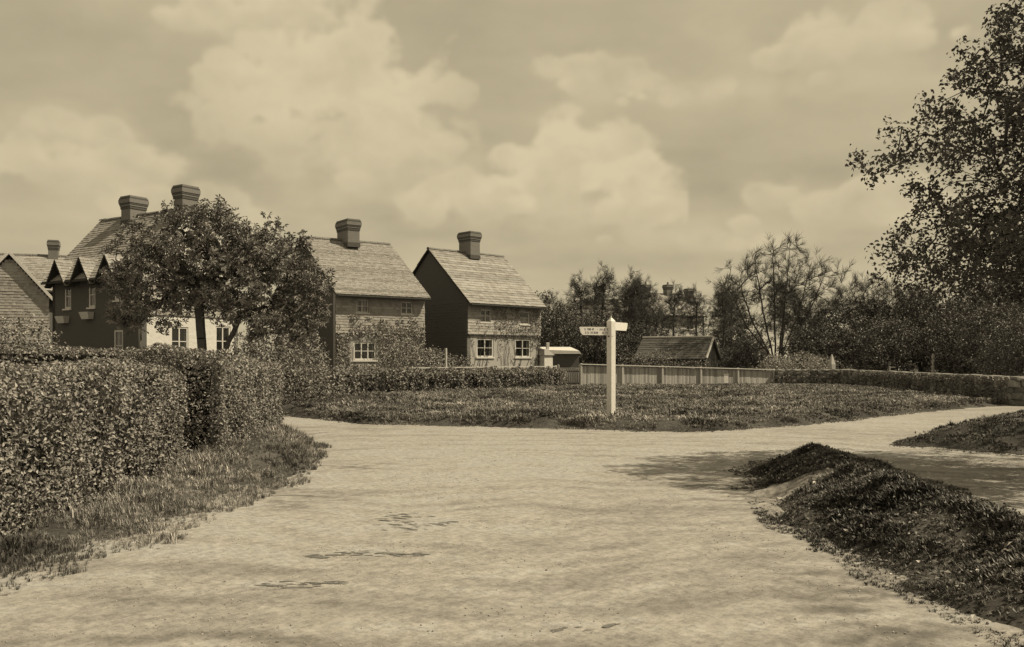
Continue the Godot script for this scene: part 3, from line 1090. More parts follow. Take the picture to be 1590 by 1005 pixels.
func simple_roofed(o: Node3D, L: float, D: float, y0: float, He: float, Hr: float, wm: Material, rm: Array, step: float, trim: Material) -> void:
	# a plain building: walls, gables, tiled roof, bargeboards on the right gable
	var w := D * 0.5
	var X := Vector3.RIGHT
	var Z := Vector3.BACK
	wall(o, "front_wall", Vector3(0.1, 0, -0.2), X, Z, L - 0.2, y0, He, [], wm)
	wall(o, "back_wall", Vector3(L - 0.1, 0, -D + 0.2), -X, -Z, L - 0.2, y0, He, [], wm)
	var pk := (Hr - He) * (w - 0.2) / w
	wall(o, "gable_wall", Vector3(0.102, 0, -D + 0.2), Z, -X, D - 0.4, y0, He, [], wm, pk)
	wall(o, "gable_wall", Vector3(L - 0.102, 0, -0.2), -Z, X, D - 0.4, y0, He, [], wm, pk)
	var e := Vector3(0, He, 0); var r := Vector3(0, Hr, -w); var k := Vector3(0, He, -D)
	var run := Vector3(L, 0, 0)
	var b := Build.new()
	for q in [[e, r], [r, k]]:
		b.quad(q[0], q[1], q[1] + run, q[0] + run)
		b.quad(q[0] - Vector3(0, 0.08, 0), q[0] - Vector3(0, 0.08, 0) + run, q[1] - Vector3(0, 0.08, 0) + run, q[1] - Vector3(0, 0.08, 0))
	part("roof", b.commit(), rm[0], o)
	var us := (r - e).normalized()
	tiles(o, "tile_course", e, X, us, Vector3(0, -us.z, us.y), L, e.distance_to(r), step, step * 1.2, rm, [])
	if trim:
		for q in [e + run, k + run]:
			var g := Build.new()
			g.tube(q + Vector3(0.04, 0.06, 0), r + run + Vector3(0.04, 0.06, 0), 0.075, 0.075, 4)
			part("bargeboard", g.commit(), trim, o)
		var g := Build.new()
		g.tube(r + Vector3(0, 0.06, 0), r + run + Vector3(0, 0.06, 0), 0.07, 0.07, 6)
		part("ridge", g.commit(), trim, o)

# ---------------------------------------------------------------- small things
func build_signpost() -> void:
	var h := ground_at(2.46, 22.0)
	var o := thing("signpost", "white wooden finger post with two pointing arms standing on the green", "signpost", Vector3(2.46, h - 0.05, -22.0))
	var b := Build.new()
	b.bevel_box(Vector3(-0.083, 0, -0.083), Vector3(0.083, 2.42, 0.083), 0.012)
	var post := part("post", b.commit(), M.white_post, o)
	post.rotation_degrees.y = 38.0
	var c := Build.new()
	c.hexa([Vector3(-0.07, 2.42, -0.07), Vector3(0.07, 2.42, -0.07), Vector3(0.07, 2.42, 0.07), Vector3(-0.07, 2.42, 0.07),
		Vector3(-0.018, 2.49, -0.018), Vector3(0.018, 2.49, -0.018), Vector3(0.018, 2.49, 0.018), Vector3(-0.018, 2.49, 0.018)])
	part("cap", c.commit(), M.white_post, post)
	var f := Build.new()
	f.tube(Vector3(0, 2.48, 0), Vector3(0, 2.545, 0), 0.022, 0.012, 8)
	part("finial", f.commit(), M.white_post, post)
	for q in [[-0.035, 0.0], [0.035, 0.0]]:
		var bt := Build.new()
		bt.box(Vector3(q[0] - 0.02, 2.02, 0.08), Vector3(q[0] + 0.02, 2.045, 0.09))
		var bolt := part("bolt", bt.commit(), M.letter, post)
		bolt.rotation_degrees.y = -60.0
	# arms: the outline of each board, with its cut end, given real thickness
	for a in [[2.06, 0.86, 200.0, true], [2.19, 0.84, 55.0, false]]:
		var arm := Build.new()
		var y: float = a[0]
		var len: float = a[1]
		var shape := [Vector2(0.0, 0.0), Vector2(len - 0.085, 0.0), Vector2(len - 0.03, 0.06), Vector2(len, 0.185), Vector2(len - 0.02, 0.2), Vector2(0.0, 0.205)]
		for i in shape.size():
			var p: Vector2 = shape[i]
			var q2: Vector2 = shape[(i + 1) % shape.size()]
			arm.quad(Vector3(p.x, p.y, 0.02), Vector3(q2.x, q2.y, 0.02), Vector3(q2.x, q2.y, -0.02), Vector3(p.x, p.y, -0.02))
			if i > 0 and i < shape.size() - 1:
				var z: Vector2 = shape[0]
				arm.tri(Vector3(z.x, z.y, 0.02), Vector3(q2.x, q2.y, 0.02), Vector3(p.x, p.y, 0.02))
				arm.tri(Vector3(z.x, z.y, -0.02), Vector3(p.x, p.y, -0.02), Vector3(q2.x, q2.y, -0.02))
		var m := part("arm", arm.commit(), M.white_post, o)
		m.position = Vector3(0, y, 0)
		m.rotation_degrees.y = a[2]
		if a[3]:
			# two rows of small dark painted letters, worn past reading
			var t := Build.new()
			for row in 2:
				var x := 0.10
				while x < len - 0.11:
					if rng.randf() < 0.16:
						x += 0.035
						continue
					var y0 := 0.035 + 0.083 * row
					var k := rng.randi() % 4
					for sgm in [[0, 0, 0.007, 0.05], [0.016, 0, 0.023, 0.05], [0, 0.0, 0.023, 0.008], [0, 0.042, 0.023, 0.05], [0.003, 0.021, 0.02, 0.029]]:
						if rng.randf() < 0.3: continue
						t.box(Vector3(x + sgm[0], y0 + sgm[1], -0.0225), Vector3(x + sgm[2], y0 + sgm[3], -0.0205))
					x += 0.034 + 0.004 * k
			part("lettering", t.commit(), M.letter, m)

func build_fence() -> void:
	var a := Vector2(3.7, 47.9); var e := Vector2(15.4, 52.3)
	var o := thing("paling_fence", "weathered close-boarded wooden fence with a pale capping rail behind the green", "fence", Vector3(a.x, 0, -a.y), rad_to_deg(atan2(e.y - a.y, e.x - a.x)))
	var len := a.distance_to(e)
	var x := 0.0
	var variants := []
	for i in 5:
		var b := Build.new()
		b.box(Vector3(0, 0, -0.01), Vector3(0.108, 1.0, 0.012))
		variants.append(b.commit())
	while x < len - 0.1:
		var p := part("pale", variants[rng.randi() % 5], M.pale_wood[rng.randi() % 3], o)
		var top := lerpf(1.30, 0.95, x / len)
		p.position = Vector3(x, 0.02, rng.randf_range(-0.008, 0.008))
		p.scale = Vector3(1, top - 0.07 + rng.randf_range(-0.012, 0.012), 1)
		p.rotation_degrees.z = rng.randf_range(-0.6, 0.6)
		x += 0.117
	for k in 6:
		var px := len * k / 5.0
		var top := lerpf(1.38, 1.03, px / len)
		var b := Build.new()
		b.bevel_box(Vector3(-0.06, 0, 0.02), Vector3(0.06, top, 0.13), 0.015)
		var p := part("post", b.commit(), M.paint_dull if k % 2 == 0 else M.pale_wood[1], o)
		p.position = Vector3(px, 0, 0)
	for y in [0.3, 0.82]:
		var b := Build.new()
		b.hexa([Vector3(0, y * 1.14 - 0.04, -0.08), Vector3(len, y * 0.8 - 0.04, -0.08), Vector3(len, y * 0.8 - 0.04, -0.02), Vector3(0, y * 1.14 - 0.04, -0.02),
			Vector3(0, y * 1.14 + 0.04, -0.08), Vector3(len, y * 0.8 + 0.04, -0.08), Vector3(len, y * 0.8 + 0.04, -0.02), Vector3(0, y * 1.14 + 0.04, -0.02)])
		part("rail", b.commit(), M.pale_wood[2], o)
	for k in 5:
		var x0 := len * k / 5.0; var x1 := len * (k + 1) / 5.0 - 0.01
		var y0 := lerpf(1.31, 0.96, x0 / len); var y1 := lerpf(1.31, 0.96, x1 / len)
		var b := Build.new()
		b.hexa([Vector3(x0, y0, -0.09), Vector3(x1, y1, -0.09), Vector3(x1, y1, 0.16), Vector3(x0, y0, 0.16),
			Vector3(x0, y0 + 0.05, -0.09), Vector3(x1, y1 + 0.05, -0.09), Vector3(x1, y1 + 0.05, 0.16), Vector3(x0, y0 + 0.05, 0.16)])
		part("capping", b.commit(), M.paint, o)
	# a notice fixed to the fence
	var nb := thing("notice_board", "small blank white notice fixed to the boarded fence", "notice", Vector3(12.28, 0.24, -50.9), 20.6)
	var bb := Build.new()
	bb.bevel_box(Vector3(-0.15, 0.0, 0), Vector3(0.15, 0.48, 0.03), 0.008)
	part("board", bb.commit(), M.paint, nb)
	var fr := Build.new()
	fr.box(Vector3(-0.17, 0.48, -0.01), Vector3(0.17, 0.51, 0.05))
	part("drip_strip", fr.commit(), M.pale_wood[1], nb)

func build_gate() -> void:
	var o := thing("garden_gate", "dark slatted garden gate between the clipped hedge and the boarded fence", "gate", Vector3(2.55, 0.05, -48.2), -2.0)
	for i in 9:
		var b := Build.new()
		b.box(Vector3(i * 0.117 + 0.03, 0.05, -0.012), Vector3(i * 0.117 + 0.085, 1.04 + 0.05 * sin(PI * i / 8.0), 0.012))
		part("slat", b.commit(), M.pale_wood[2], o)
	for y in [0.2, 0.85]:
		var b := Build.new()
		b.box(Vector3(0.0, y, -0.05), Vector3(1.08, y + 0.08, -0.015))
		part("rail", b.commit(), M.timber, o)
	for x in [-0.08, 1.09]:
		var b := Build.new()
		b.bevel_box(Vector3(x, -0.1, -0.06), Vector3(x + 0.11, 1.25, 0.05), 0.015)
		part("gatepost", b.commit(), M.paint_dull, o)

func build_rail_fence() -> void:
	var a := Vector2(-4.3, 38.6); var e := Vector2(2.4, 47.6)
	var o := thing("rail_fence", "thin pale rail on posts running along the top of the clipped hedge", "fence", Vector3(a.x, 0, -a.y), rad_to_deg(atan2(e.y - a.y, e.x - a.x)))
	var len := a.distance_to(e)
	var b := Build.new()
	b.box(Vector3(0, 1.20, -0.02), Vector3(len, 1.245, 0.02))
	part("rail", b.commit(), M.paint_dull, o)
	for k in 6:
		var p := Build.new()
		var tall := 2.1 if k == 1 else 1.27
		p.bevel_box(Vector3(-0.045, -0.1, -0.045), Vector3(0.045, tall, 0.045), 0.01)
		part("post", p.commit(), M.paint_dull, o).position = Vector3(len * k / 5.0, 0, -0.07)

func stone_mesh(sd: int) -> ArrayMesh:
	var rg := RandomNumberGenerator.new()
	rg.seed = sd
	var b := Build.new()
	var p := []
	for y in [-0.5, 0.5]:
		for q in [[-0.5, -0.5], [0.5, -0.5], [0.5, 0.5], [-0.5, 0.5]]:
			p.append(Vector3(q[0] * rg.randf_range(0.72, 1.0), y * rg.randf_range(0.72, 1.0), q[1] * rg.randf_range(0.7, 0.95)))
	var faces := [[0, 1, 2, 3, Vector3.DOWN], [7, 6, 5, 4, Vector3.UP], [1, 0, 4, 5, Vector3.FORWARD], [2, 1, 5, 6, Vector3.RIGHT], [3, 2, 6, 7, Vector3.BACK], [0, 3, 7, 4, Vector3.LEFT]]
	for f in faces:
		var c: Vector3 = (p[f[0]] + p[f[1]] + p[f[2]] + p[f[3]]) * 0.25 + f[4] * rg.randf_range(0.06, 0.16)
		for i in 4:
			b.tri(p[f[i]], p[f[(i + 1) % 4]], c)
	return b.commit()

func build_wall() -> void:
	var line := [Vector2(15.5, 52.2), Vector2(19.2, 51.6), Vector2(17.45, 30.6), Vector2(18.7, 29.6)]
	var o := thing("stone_wall", "low rubble stone wall with pale coping joining the boarded fence and turning along the lane", "wall", Vector3(15.5, 0, -52.2))
	var kinds := []
	for i in 8: kinds.append(stone_mesh(400 + i))
	var core := Build.new()
	for k in 3:
		var a: Vector2 = line[k] - line[0]
		var b: Vector2 = line[k + 1] - line[0]
		var len := a.distance_to(b)
		var al := (b - a) / len
		var sd := Vector2(-al.y, al.x)
		var ux := Vector3(al.x, 0, -al.y)
		var n := Vector3(sd.x, 0, -sd.y)
		if n.z < 0 and k != 1: n = -n
		if k == 1: n = Vector3(-al.y, 0, -al.x) if -al.y < 0.0 else Vector3(al.y, 0, al.x)
		var c := []
		for y in [-0.1, 0.86]:
			for q in [[0.0, 0.14], [len, 0.14], [len, -0.2], [0.0, -0.2]]:
				c.append(Vector3(a.x, y, -a.y) + ux * q[0] + n * q[1])
		core.hexa(c)
		var rows := 4
		for r in rows:
			var x := -0.05 if r % 2 == 0 else 0.12
			while x < len:
				var w := rng.randf_range(0.28, 0.52)
				var s := part("stone", kinds[rng.randi() % 8], M.stone[rng.randi() % 4], o)
				s.transform = Transform3D(Basis(ux * w, Vector3.UP * rng.randf_range(0.22, 0.27), n * 0.26), Vector3(a.x, 0.1 + r * 0.22 + rng.randf_range(-0.02, 0.02), -a.y) + ux * (x + w * 0.5) + n * (0.08 + rng.randf_range(0.0, 0.05)))
				x += w + 0.01
		var x2 := 0.0
		while x2 < len:
			var w := rng.randf_range(0.4, 0.7)
			var s := part("coping_stone", kinds[rng.randi() % 8], M.stone[1 + rng.randi() % 2], o)
			s.transform = Transform3D(Basis(ux * w, Vector3.UP * rng.randf_range(0.12, 0.18), n * 0.44), Vector3(a.x, 0.94, -a.y) + ux * (x2 + w * 0.5) - n * 0.02)
			x2 += w
	part("core", core.commit(), M.mortar, o)
	climber("ivy added to darken the long shaded stretch of the stone wall beside the lane", Vector3(18.95, 0, -51.4), -94.7, 0.0, 20.7, 0.0, 0.98, 300.0, 0.10, func(x, y): return -0.08 + 0.2 * smoothstep(2.0, 8.0, x), 0.08, 0.32)  # ivy put in to darken the stretch that lies in tree shade
	climber("ivy and weeds half covering the end of the stone wall by the fence", Vector3(15.5, 0, -51.95), -9.2, 0.1, 3.6, 0.0, 1.0, 260.0, 0.10, func(x, y): return 0.0, 0.08, 0.42)

# ---------------------------------------------------------------- sky
func build_sky() -> ImageTexture:
	var w := 2048
	var h := 1024
	var half := h / 2
	var lum := PackedFloat32Array()
	lum.resize(w * half)
	var n := FastNoiseLite.new()
	n.seed = 5
	n.frequency = 1.0
	n.fractal_octaves = 5
	n.fractal_gain = 0.55
	for j in half:
		var el := (0.5 - (j + 0.5) / h) * PI
		var ce := cos(el)
		var se := sin(el)
		var flat := 1.0 / (se + 0.16)
		for i in w:
			var az := ((i + 0.5) / w - 0.5) * TAU
			var x := ce * sin(az)
			var z := ce * cos(az)
			# high thin sheets, drawn out towards the horizon
			var a := n.get_noise_2d(x * flat * 1.1 + 4.0, z * flat * 1.6)
			var b := n.get_noise_3d(x * 3.2, se * 7.5 + 3.0, z * 3.2)
			lum[j * w + i] = 0.455 + 0.12 * exp(-se * 5.5) + 0.08 * a + 0.075 * b
	# heaped clouds: [azimuth, height, half width, half height] in degrees, and brightness
	var heaps := [[-12.0, 16.2, 6.5, 5.0, 0.15], [-17.0, 20.6, 6.0, 2.2, 0.13], [-7.2, 13.0, 4.0, 3.0, 0.11], [3.5, 12.0, 4.2, 3.2, 0.16], [-2.8, 10.6, 4.5, 2.3, 0.14], [7.9, 10.4, 2.3, 2.8, 0.15],
		[-26.5, 11.8, 6.0, 2.3, 0.13], [-21.0, 9.0, 6.0, 2.0, 0.10], [21.0, 18.8, 7.0, 2.3, 0.13], [14.0, 16.4, 9.0, 1.0, 0.10], [5.0, 17.6, 4.5, 1.6, 0.11], [20.0, 9.2, 8.0, 2.0, 0.12], [11.0, 7.6, 7.0, 1.2, 0.08]]
	var rg := RandomNumberGenerator.new()
	rg.seed = 91
	for i in 44:
		var az := rg.randf_range(34.0, 326.0)
		var el := rg.randf_range(6.0, 50.0)
		heaps.append([az, el, rg.randf_range(3.0, 8.0) / cos(deg_to_rad(el)), rg.randf_range(1.0, 4.6), rg.randf_range(0.09, 0.16)])
	var puff := FastNoiseLite.new()
	puff.seed = 12
	puff.frequency = 0.035
	puff.fractal_octaves = 5
	for p in heaps:
		var cx: float = p[0] / 360.0 * w
		var cy: float = (0.5 - p[1] / 180.0) * h
		var rx: float = p[2] / 360.0 * w
		var ry: float = p[3] / 180.0 * h
		# a heap is a crowd of round heads, largest in the middle
		var heads := []
		for k in (13 if absf(p[0]) < 33.0 else 6):
			var t := rg.randf_range(-0.85, 0.85)
			heads.append([cx + t * rx, cy - ry * (0.5 * (1.0 - t * t) - rg.randf_range(0.0, 0.75)), ry * rg.randf_range(0.45, 0.8) * (1.1 - 0.5 * absf(t))])
		for j in range(maxi(0, int(cy - ry * 1.7)), mini(half, int(cy + ry * 2.0))):
			for i in range(int(cx - rx * 1.5), int(cx + rx * 1.5)):
				var n0 := puff.get_noise_2d(i + p[0] * 40.0, j * 1.4)
				var u := (i - cx) / rx
				var v := (j - cy) / ry
				var m := 0.55 * smoothstep(1.25, 0.1, sqrt(u * u + v * v * 0.7) + n0 * 0.9)
				for q in heads:
					var dx: float = (i - q[0]) * 0.62
					var dy: float = j - q[1]
					var r: float = q[2]
					var g := sqrt(dx * dx + dy * dy) / r + n0 * 0.95
					if g < 1.0:
						# bright rounded tops, soft feet
						m = maxf(m, smoothstep(1.0, 0.55, g) * (1.0 - 0.55 * smoothstep(-0.6, 0.9, dy / r)))
				if m > 0.0:
					var at := j * w + posmod(i, w)
					lum[at] = maxf(lum[at], lum[at] * 0.25 + 0.75 * (0.47 + p[4] * 1.75 + 0.16 * n0)) * m + lum[at] * (1.0 - m)
	var data := PackedByteArray()
	data.resize(w * h * 3)
	for j in h:
		for i in w:
			var l := clampf(lum[j * w + i], 0.33, 0.68) if j < half else 0.2
			var at := (j * w + i) * 3
			data[at] = int(255.0 * pow(l * 1.0, 0.4545))
			data[at + 1] = int(255.0 * pow(l * 0.857, 0.4545))
			data[at + 2] = int(255.0 * pow(l * 0.565, 0.4545))
	return ImageTexture.create_from_image(Image.create_from_data(w, h, false, Image.FORMAT_RGB8, data))

func _ready() -> void:
	rng.seed = 20
	rough.seed = 3
	rough.frequency = 0.11
	rough.fractal_octaves = 4
	fine.seed = 8
	fine.frequency = 0.2
	fine.fractal_octaves = 3

	# camera: eye height on the road, level, the lens raised a little
	var cam := Camera3D.new()
	cam.name = "camera"
	cam.projection = Camera3D.PROJECTION_FRUSTUM
	cam.near = 0.1
	cam.far = 4000.0
	cam.size = 0.1 * 1005.0 / 1377.0
	cam.frustum_offset = Vector2(0, 0.1 * 55.5 / 1377.0)
	cam.position = Vector3(0, 1.6, 0)
	add_child(cam)
	cam.current = true

	var env := Environment.new()
	env.background_mode = Environment.BG_SKY
	env.tonemap_mode = Environment.TONE_MAPPER_LINEAR
	env.tonemap_exposure = 1.0
	env.sdfgi_enabled = true
	env.ssao_enabled = true
	env.ssil_enabled = true
	var pan := PanoramaSkyMaterial.new()
	pan.panorama = build_sky()
	var sky := Sky.new()
	sky.sky_material = pan
	env.sky = sky
	var we := WorldEnvironment.new()
	we.name = "world_environment"
	we.environment = env
	add_child(we)

	# the sun stands square to the right of the view, fairly high
	var sun := DirectionalLight3D.new()
	sun.name = "sun"
	sun.light_energy = 1.6
	sun.light_color = Color(1.0, 0.875, 0.61).linear_to_srgb()
	sun.light_angular_distance = 0.5
	sun.shadow_enabled = true
	add_child(sun)
	var el := deg_to_rad(52.0)
	var az := deg_to_rad(-4.0)
	sun.look_at_from_position(Vector3.ZERO, -Vector3(cos(el) * cos(az), sin(el), -cos(el) * sin(az)))

	make_materials()
	make_small_meshes()
	build_ground()
	build_house_near()
	build_cottage_mid()
	build_cottage_far()
	build_house_left()
	build_garden_buildings()
	build_far_house()
	build_signpost()
	build_fence()
	build_gate()
	build_rail_fence()
	build_wall()
	build_hedges()
	build_trees()
	build_grass()

func build_garden_buildings() -> void:
	var o := thing("outbuilding", "small lean-to outbuilding with a pale flat roof edge beside the last cottage", "outbuilding", Vector3(2.3, 0.6, -58.6), 10.0)
	var b := Build.new()
	b.box(Vector3(0, 0, -2.2), Vector3(2.2, 1.35, 0))
	part("wall", b.commit(), M.brick, o)
	b = Build.new()
	b.hexa([Vector3(-0.15, 1.36, 0.2), Vector3(2.3, 1.36, 0.2), Vector3(2.3, 1.75, -2.4), Vector3(-0.15, 1.75, -2.4),
		Vector3(-0.15, 1.62, 0.2), Vector3(2.15, 1.56, 0.2), Vector3(2.2, 1.85, -2.4), Vector3(-0.15, 1.85, -2.4)])
	part("roof", b.commit(), M.paint, o)
	b = Build.new()
	b.bevel_box(Vector3(-0.05, 1.65, -0.1), Vector3(0.15, 2.1, 0.1), 0.02)
	part("roof_post", b.commit(), M.paint, o)
	var p := thing("porch", "little white boarded porch against the right end of the last cottage", "porch", Vector3(2.05, 0.5, -56.0), 43.2)
	b = Build.new()
	b.box(Vector3(0, 0, -1.2), Vector3(0.75, 1.35, 0))
	part("wall", b.commit(), M.render, p)
	b = Build.new()
	b.hexa([Vector3(-0.1, 1.36, -1.3), Vector3(0.85, 1.36, -1.3), Vector3(0.85, 1.36, 0.1), Vector3(-0.1, 1.36, 0.1),
		Vector3(0.0, 1.75, -1.2), Vector3(0.2, 1.75, -1.2), Vector3(0.2, 1.75, 0.0), Vector3(0.0, 1.75, 0.0)])
	part("roof", b.commit(), M.tile_worn, p)
	var s := thing("shed", "low dark tiled shed with pale bargeboards behind the boarded fence", "shed", Vector3(8.3, 0.0, -60.5), -28.0)
	simple_roofed(s, 5.0, 3.6, 0.3, 1.62, 3.05, M.brick, [M.brick, M.brick_band, M.brick], 0.2, M.paint_dull)
	var t := thing("shed", "low shed with a broad pale sagging roof behind the stone wall", "shed", Vector3(20.6, -0.35, -55.0), -14.0)
	simple_roofed(t, 3.2, 2.6, 0.0, 1.05, 1.75, M.timber, [M.brick_stack, M.brick], 0.22, M.pale_wood[1])
	# white garden posts behind the wall
	var q := thing("gatepost", "white pointed wooden gatepost just behind the stone wall corner", "post", Vector3(19.05, 0.4, -52.8), 20.0)
	b = Build.new()
	b.bevel_box(Vector3(-0.16, 0, -0.16), Vector3(0.16, 0.95, 0.16), 0.03)
	part("post", b.commit(), M.paint_dull, q)
	b = Build.new()
	b.hexa([Vector3(-0.14, 0.95, -0.14), Vector3(0.14, 0.95, -0.14), Vector3(0.14, 0.95, 0.14), Vector3(-0.14, 0.95, 0.14),
		Vector3(-0.02, 1.5, -0.02), Vector3(0.02, 1.5, -0.02), Vector3(0.02, 1.5, 0.02), Vector3(-0.02, 1.5, 0.02)])
	part("spike", b.commit(), M.paint_dull, q)
	var r := thing("post", "slender white post with a short crossbar beyond the stone wall", "post", Vector3(21.3, 0.15, -50.0), 0.0)
	b = Build.new()
	b.bevel_box(Vector3(-0.04, 0, -0.04), Vector3(0.04, 1.05, 0.04), 0.01)
	part("upright", b.commit(), M.paint_dull, r)
	b = Build.new()
	b.box(Vector3(0.04, 0.97, -0.03), Vector3(0.32, 1.03, 0.03))
	part("crossbar", b.commit(), M.paint_dull, r)
	var u := thing("post", "knobbed white turned post rising above the shaded stone wall", "post", Vector3(22.8, 0.5, -48.0), 0.0)
	for k in 5:
		b = Build.new()
		b.tube(Vector3(0, k * 0.28, 0), Vector3(0, k * 0.28 + 0.2, 0), 0.07, 0.09, 8)
		b.tube(Vector3(0, k * 0.28 + 0.2, 0), Vector3(0, k * 0.28 + 0.28, 0), 0.05, 0.05, 8)
		part("knob", b.commit(), M.paint_dull, u)

func build_far_house() -> void:
	var o := thing("house", "tall pale house with dark gabled roof and chimneys among the bare trees", "house", Vector3(17.6, 0, -108.0), 24.0)
	var X := Vector3.RIGHT
	var Z := Vector3.BACK
	var fr := [[0.8, 2.0, 5.3, 7.0], [0.8, 2.0, 2.4, 4.0], [4.5, 5.6, 5.3, 7.0]]
	cottage(o, 7.5, 3.8, 7.0, 9.9, 0.4, 3.1, fr, [[2.8, 4.0, 5.3, 7.0]], [], M.render, M.render, M.brick, 0.4, 0.4)
	for h in fr: window(o, Vector3(0.16 + h[0], h[2], -0.42), X, Z, h[1] - h[0], h[3] - h[2], 2, 3, M.paint)
	window(o, Vector3(0.162, 5.3, -7.6 + 0.42 + 2.8), Z, -X, 1.2, 1.7, 2, 3, M.paint)
	chimney(o, Vector3(0.9, 9.2, -3.8), 0.8, 0.9, 11.0, 1)
	chimney(o, Vector3(4.2, 9.2, -3.8), 0.8, 0.9, 11.1, 1)
	chimney(o, Vector3(6.6, 8.6, -2.6), 0.8, 0.9, 10.6)
	var p := thing("house", "far roof with a single stout chimney showing over the trees beyond the last cottage", "house", Vector3(6.0, 0, -100.0), -20.0)
	cottage(p, 8.0, 3.6, 5.2, 8.4, 0.4, 3.1, [], [], [], M.brick, M.brick, M.brick, 0.4, 0.4)
	chimney(p, Vector3(3.1, 7.8, -3.6), 0.95, 1.2, 10.0)

func build_hedges() -> void:
	hedge("long clipped hedge beside the main road with rough grass at its foot", "", [Vector2(-4.82, 2.0), Vector2(-4.84, 7.0), Vector2(-4.98, 11.9)], [1.5, 1.5, 1.5], 1.1, 0.047, 2200.0, 0.11, 0.38, 1.0, 0.0)
	hedge("taller rounded block of clipped hedge with its end face in shade, jutting towards the road", "", [Vector2(-4.70, 12.1), Vector2(-4.80, 14.0), Vector2(-5.12, 16.9)], [1.66, 1.58, 1.48], 1.45, 0.047, 2000.0, 0.11, 0.38, 1.1, 0.08)
	hedge("hedge running back from the road corner along the side lane", "", [Vector2(-5.2, 16.6), Vector2(-9.0, 17.6), Vector2(-18, 19.6)], [1.4, 1.4, 1.4], 1.0, 0.075, 300.0, 0.11, 0.38, 1.0, 0.05)
	hedge("garden hedge in front of the shaded side of the large house with three gablets", "", [Vector2(-27.0, 33.5), Vector2(-18.0, 32.4), Vector2(-13.9, 32.6)], [2.0, 2.05, 1.95], 1.2, 0.13, 150.0, 0.11, 0.38, 1.4, 0.0)
	hedge("lower garden hedge in front of the white end wall, under the spreading tree", "", [Vector2(-13.7, 32.8), Vector2(-11.0, 33.8)], [1.5, 1.5], 1.0, 0.12, 170.0, 0.11, 0.38, 1.4, 0.0)
	hedge("stretch of clipped garden hedge running back beside the pale drive", "", [Vector2(-11.4, 40.0), Vector2(-9.2, 37.0), Vector2(-7.4, 34.9)], [1.25, 1.25, 1.22], 1.0, 0.10, 300.0, 0.11, 0.38, 1.0, 0.0)
	hedge("bright leafy hedge between the green and the two smaller cottages", "", [Vector2(-7.2, 35.2), Vector2(-2.0, 41.6), Vector2(2.5, 47.2)], [1.2, 1.15, 1.1], 1.0, 0.10, 360.0, 0.11, 0.38, 2.4, 0.0)
	# shrubs in the gardens
	bush("dense pale-flecked shrub at the left edge of the garden, before the bargeboarded house", Vector3(-19.4, 0.5, -34.7), [[Vector3(0, 1.3, 0), Vector3(1.7, 1.5, 1.2)], [Vector3(1.6, 0.7, 0.3), Vector3(1.2, 1.0, 1.0)]], 0.14, 110.0, 0.11, 0.38)
	bush("tall loose shrub between the spreading tree and the creeper-clad cottage", Vector3(-10.0, 0.5, -38.0), [[Vector3(0, 1.5, 0), Vector3(1.5, 1.7, 1.1)], [Vector3(1.3, 1.1, 0.5), Vector3(1.0, 1.3, 0.9)], [Vector3(-1.2, 1.0, 0.4), Vector3(1.1, 1.2, 0.9)]], 0.13, 120.0, 0.11, 0.38)
	bush("arching shrub close under the creeper-clad cottage front", Vector3(-5.2, 0.5, -41.6), [[Vector3(0, 0.9, 0), Vector3(1.0, 1.1, 0.9)], [Vector3(1.1, 0.8, -0.8), Vector3(0.9, 0.9, 0.8)]], 0.12, 120.0, 0.11, 0.38)
	bush("small shrub beside the dark gable wall of the last cottage", Vector3(-3.9, 0.5, -45.6), [[Vector3(0, 0.8, 0), Vector3(1.0, 0.9, 0.8)], [Vector3(1.1, 0.6, -0.4), Vector3(0.8, 0.7, 0.7)]], 0.11, 120.0, 0.11, 0.38)
	bush("untidy shrub in front of the dark tiled shed, showing over the boarded fence", Vector3(9.3, 0.4, -55.5), [[Vector3(0, 0.9, 0), Vector3(1.3, 1.0, 0.9)], [Vector3(-1.6, 0.7, 0.2), Vector3(1.0, 0.9, 0.8)], [Vector3(2.0, 0.5, 0.2), Vector3(1.3, 0.7, 0.8)]], 0.11, 90.0, 0.08, 0.3)
	bush("low bushy shrub under the spreading tree beside its forked trunk", Vector3(-9.9, 0.1, -26.4), [[Vector3(0, 0.7, 0), Vector3(1.0, 0.9, 0.8)], [Vector3(-1.4, 0.6, 0.2), Vector3(0.9, 0.8, 0.7)]], 0.09, 150.0, 0.11, 0.38)
	bush("leafy shrub right of the forked trunk, before the smaller cottages", Vector3(-6.6, 0.1, -27.0), [[Vector3(0, 0.9, 0), Vector3(1.1, 1.1, 0.9)], [Vector3(0.9, 0.6, 0.3), Vector3(0.8, 0.8, 0.7)]], 0.09, 150.0, 0.11, 0.38)
	for q in [[16.3, -55.0, 1.0], [17.9, -54.6, 1.25], [19.2, -55.4, 0.9]]:
		bush("pale rounded garden shrub behind the stone wall beside the boarded fence", Vector3(q[0], 0.35, q[1]), [[Vector3(0, 0.8, 0), Vector3(1.0, 0.8, 0.9) * q[2]], [Vector3(0.7, 0.6, 0.3), Vector3(0.8, 0.7, 0.7)]], 0.10, 110.0, 0.22, 0.5, "bush", "pale shrubs behind the wall")
	climber("creeper covering the lower front of the cottage with the plain steep roof", Vector3(-8.816, 0, -44.37) + Vector3(0.42, 0, -0.16).rotated(Vector3.UP, 0.0) * 0.0 + Vector3(-0.245, 0, -0.341), 35.7, 0.2, 5.3, 0.5, 3.9, 380.0, 0.11, func(x, y): return (0.55 if y < 2.9 else 0.25 - (y - 3.3) * 0.7) - (2.0 if x > 1.0 and x < 2.6 and y > 1.35 and y < 2.75 else 0.0) - (0.5 if x < 0.9 and y > 3.0 else 0.0), 0.2, 0.5)
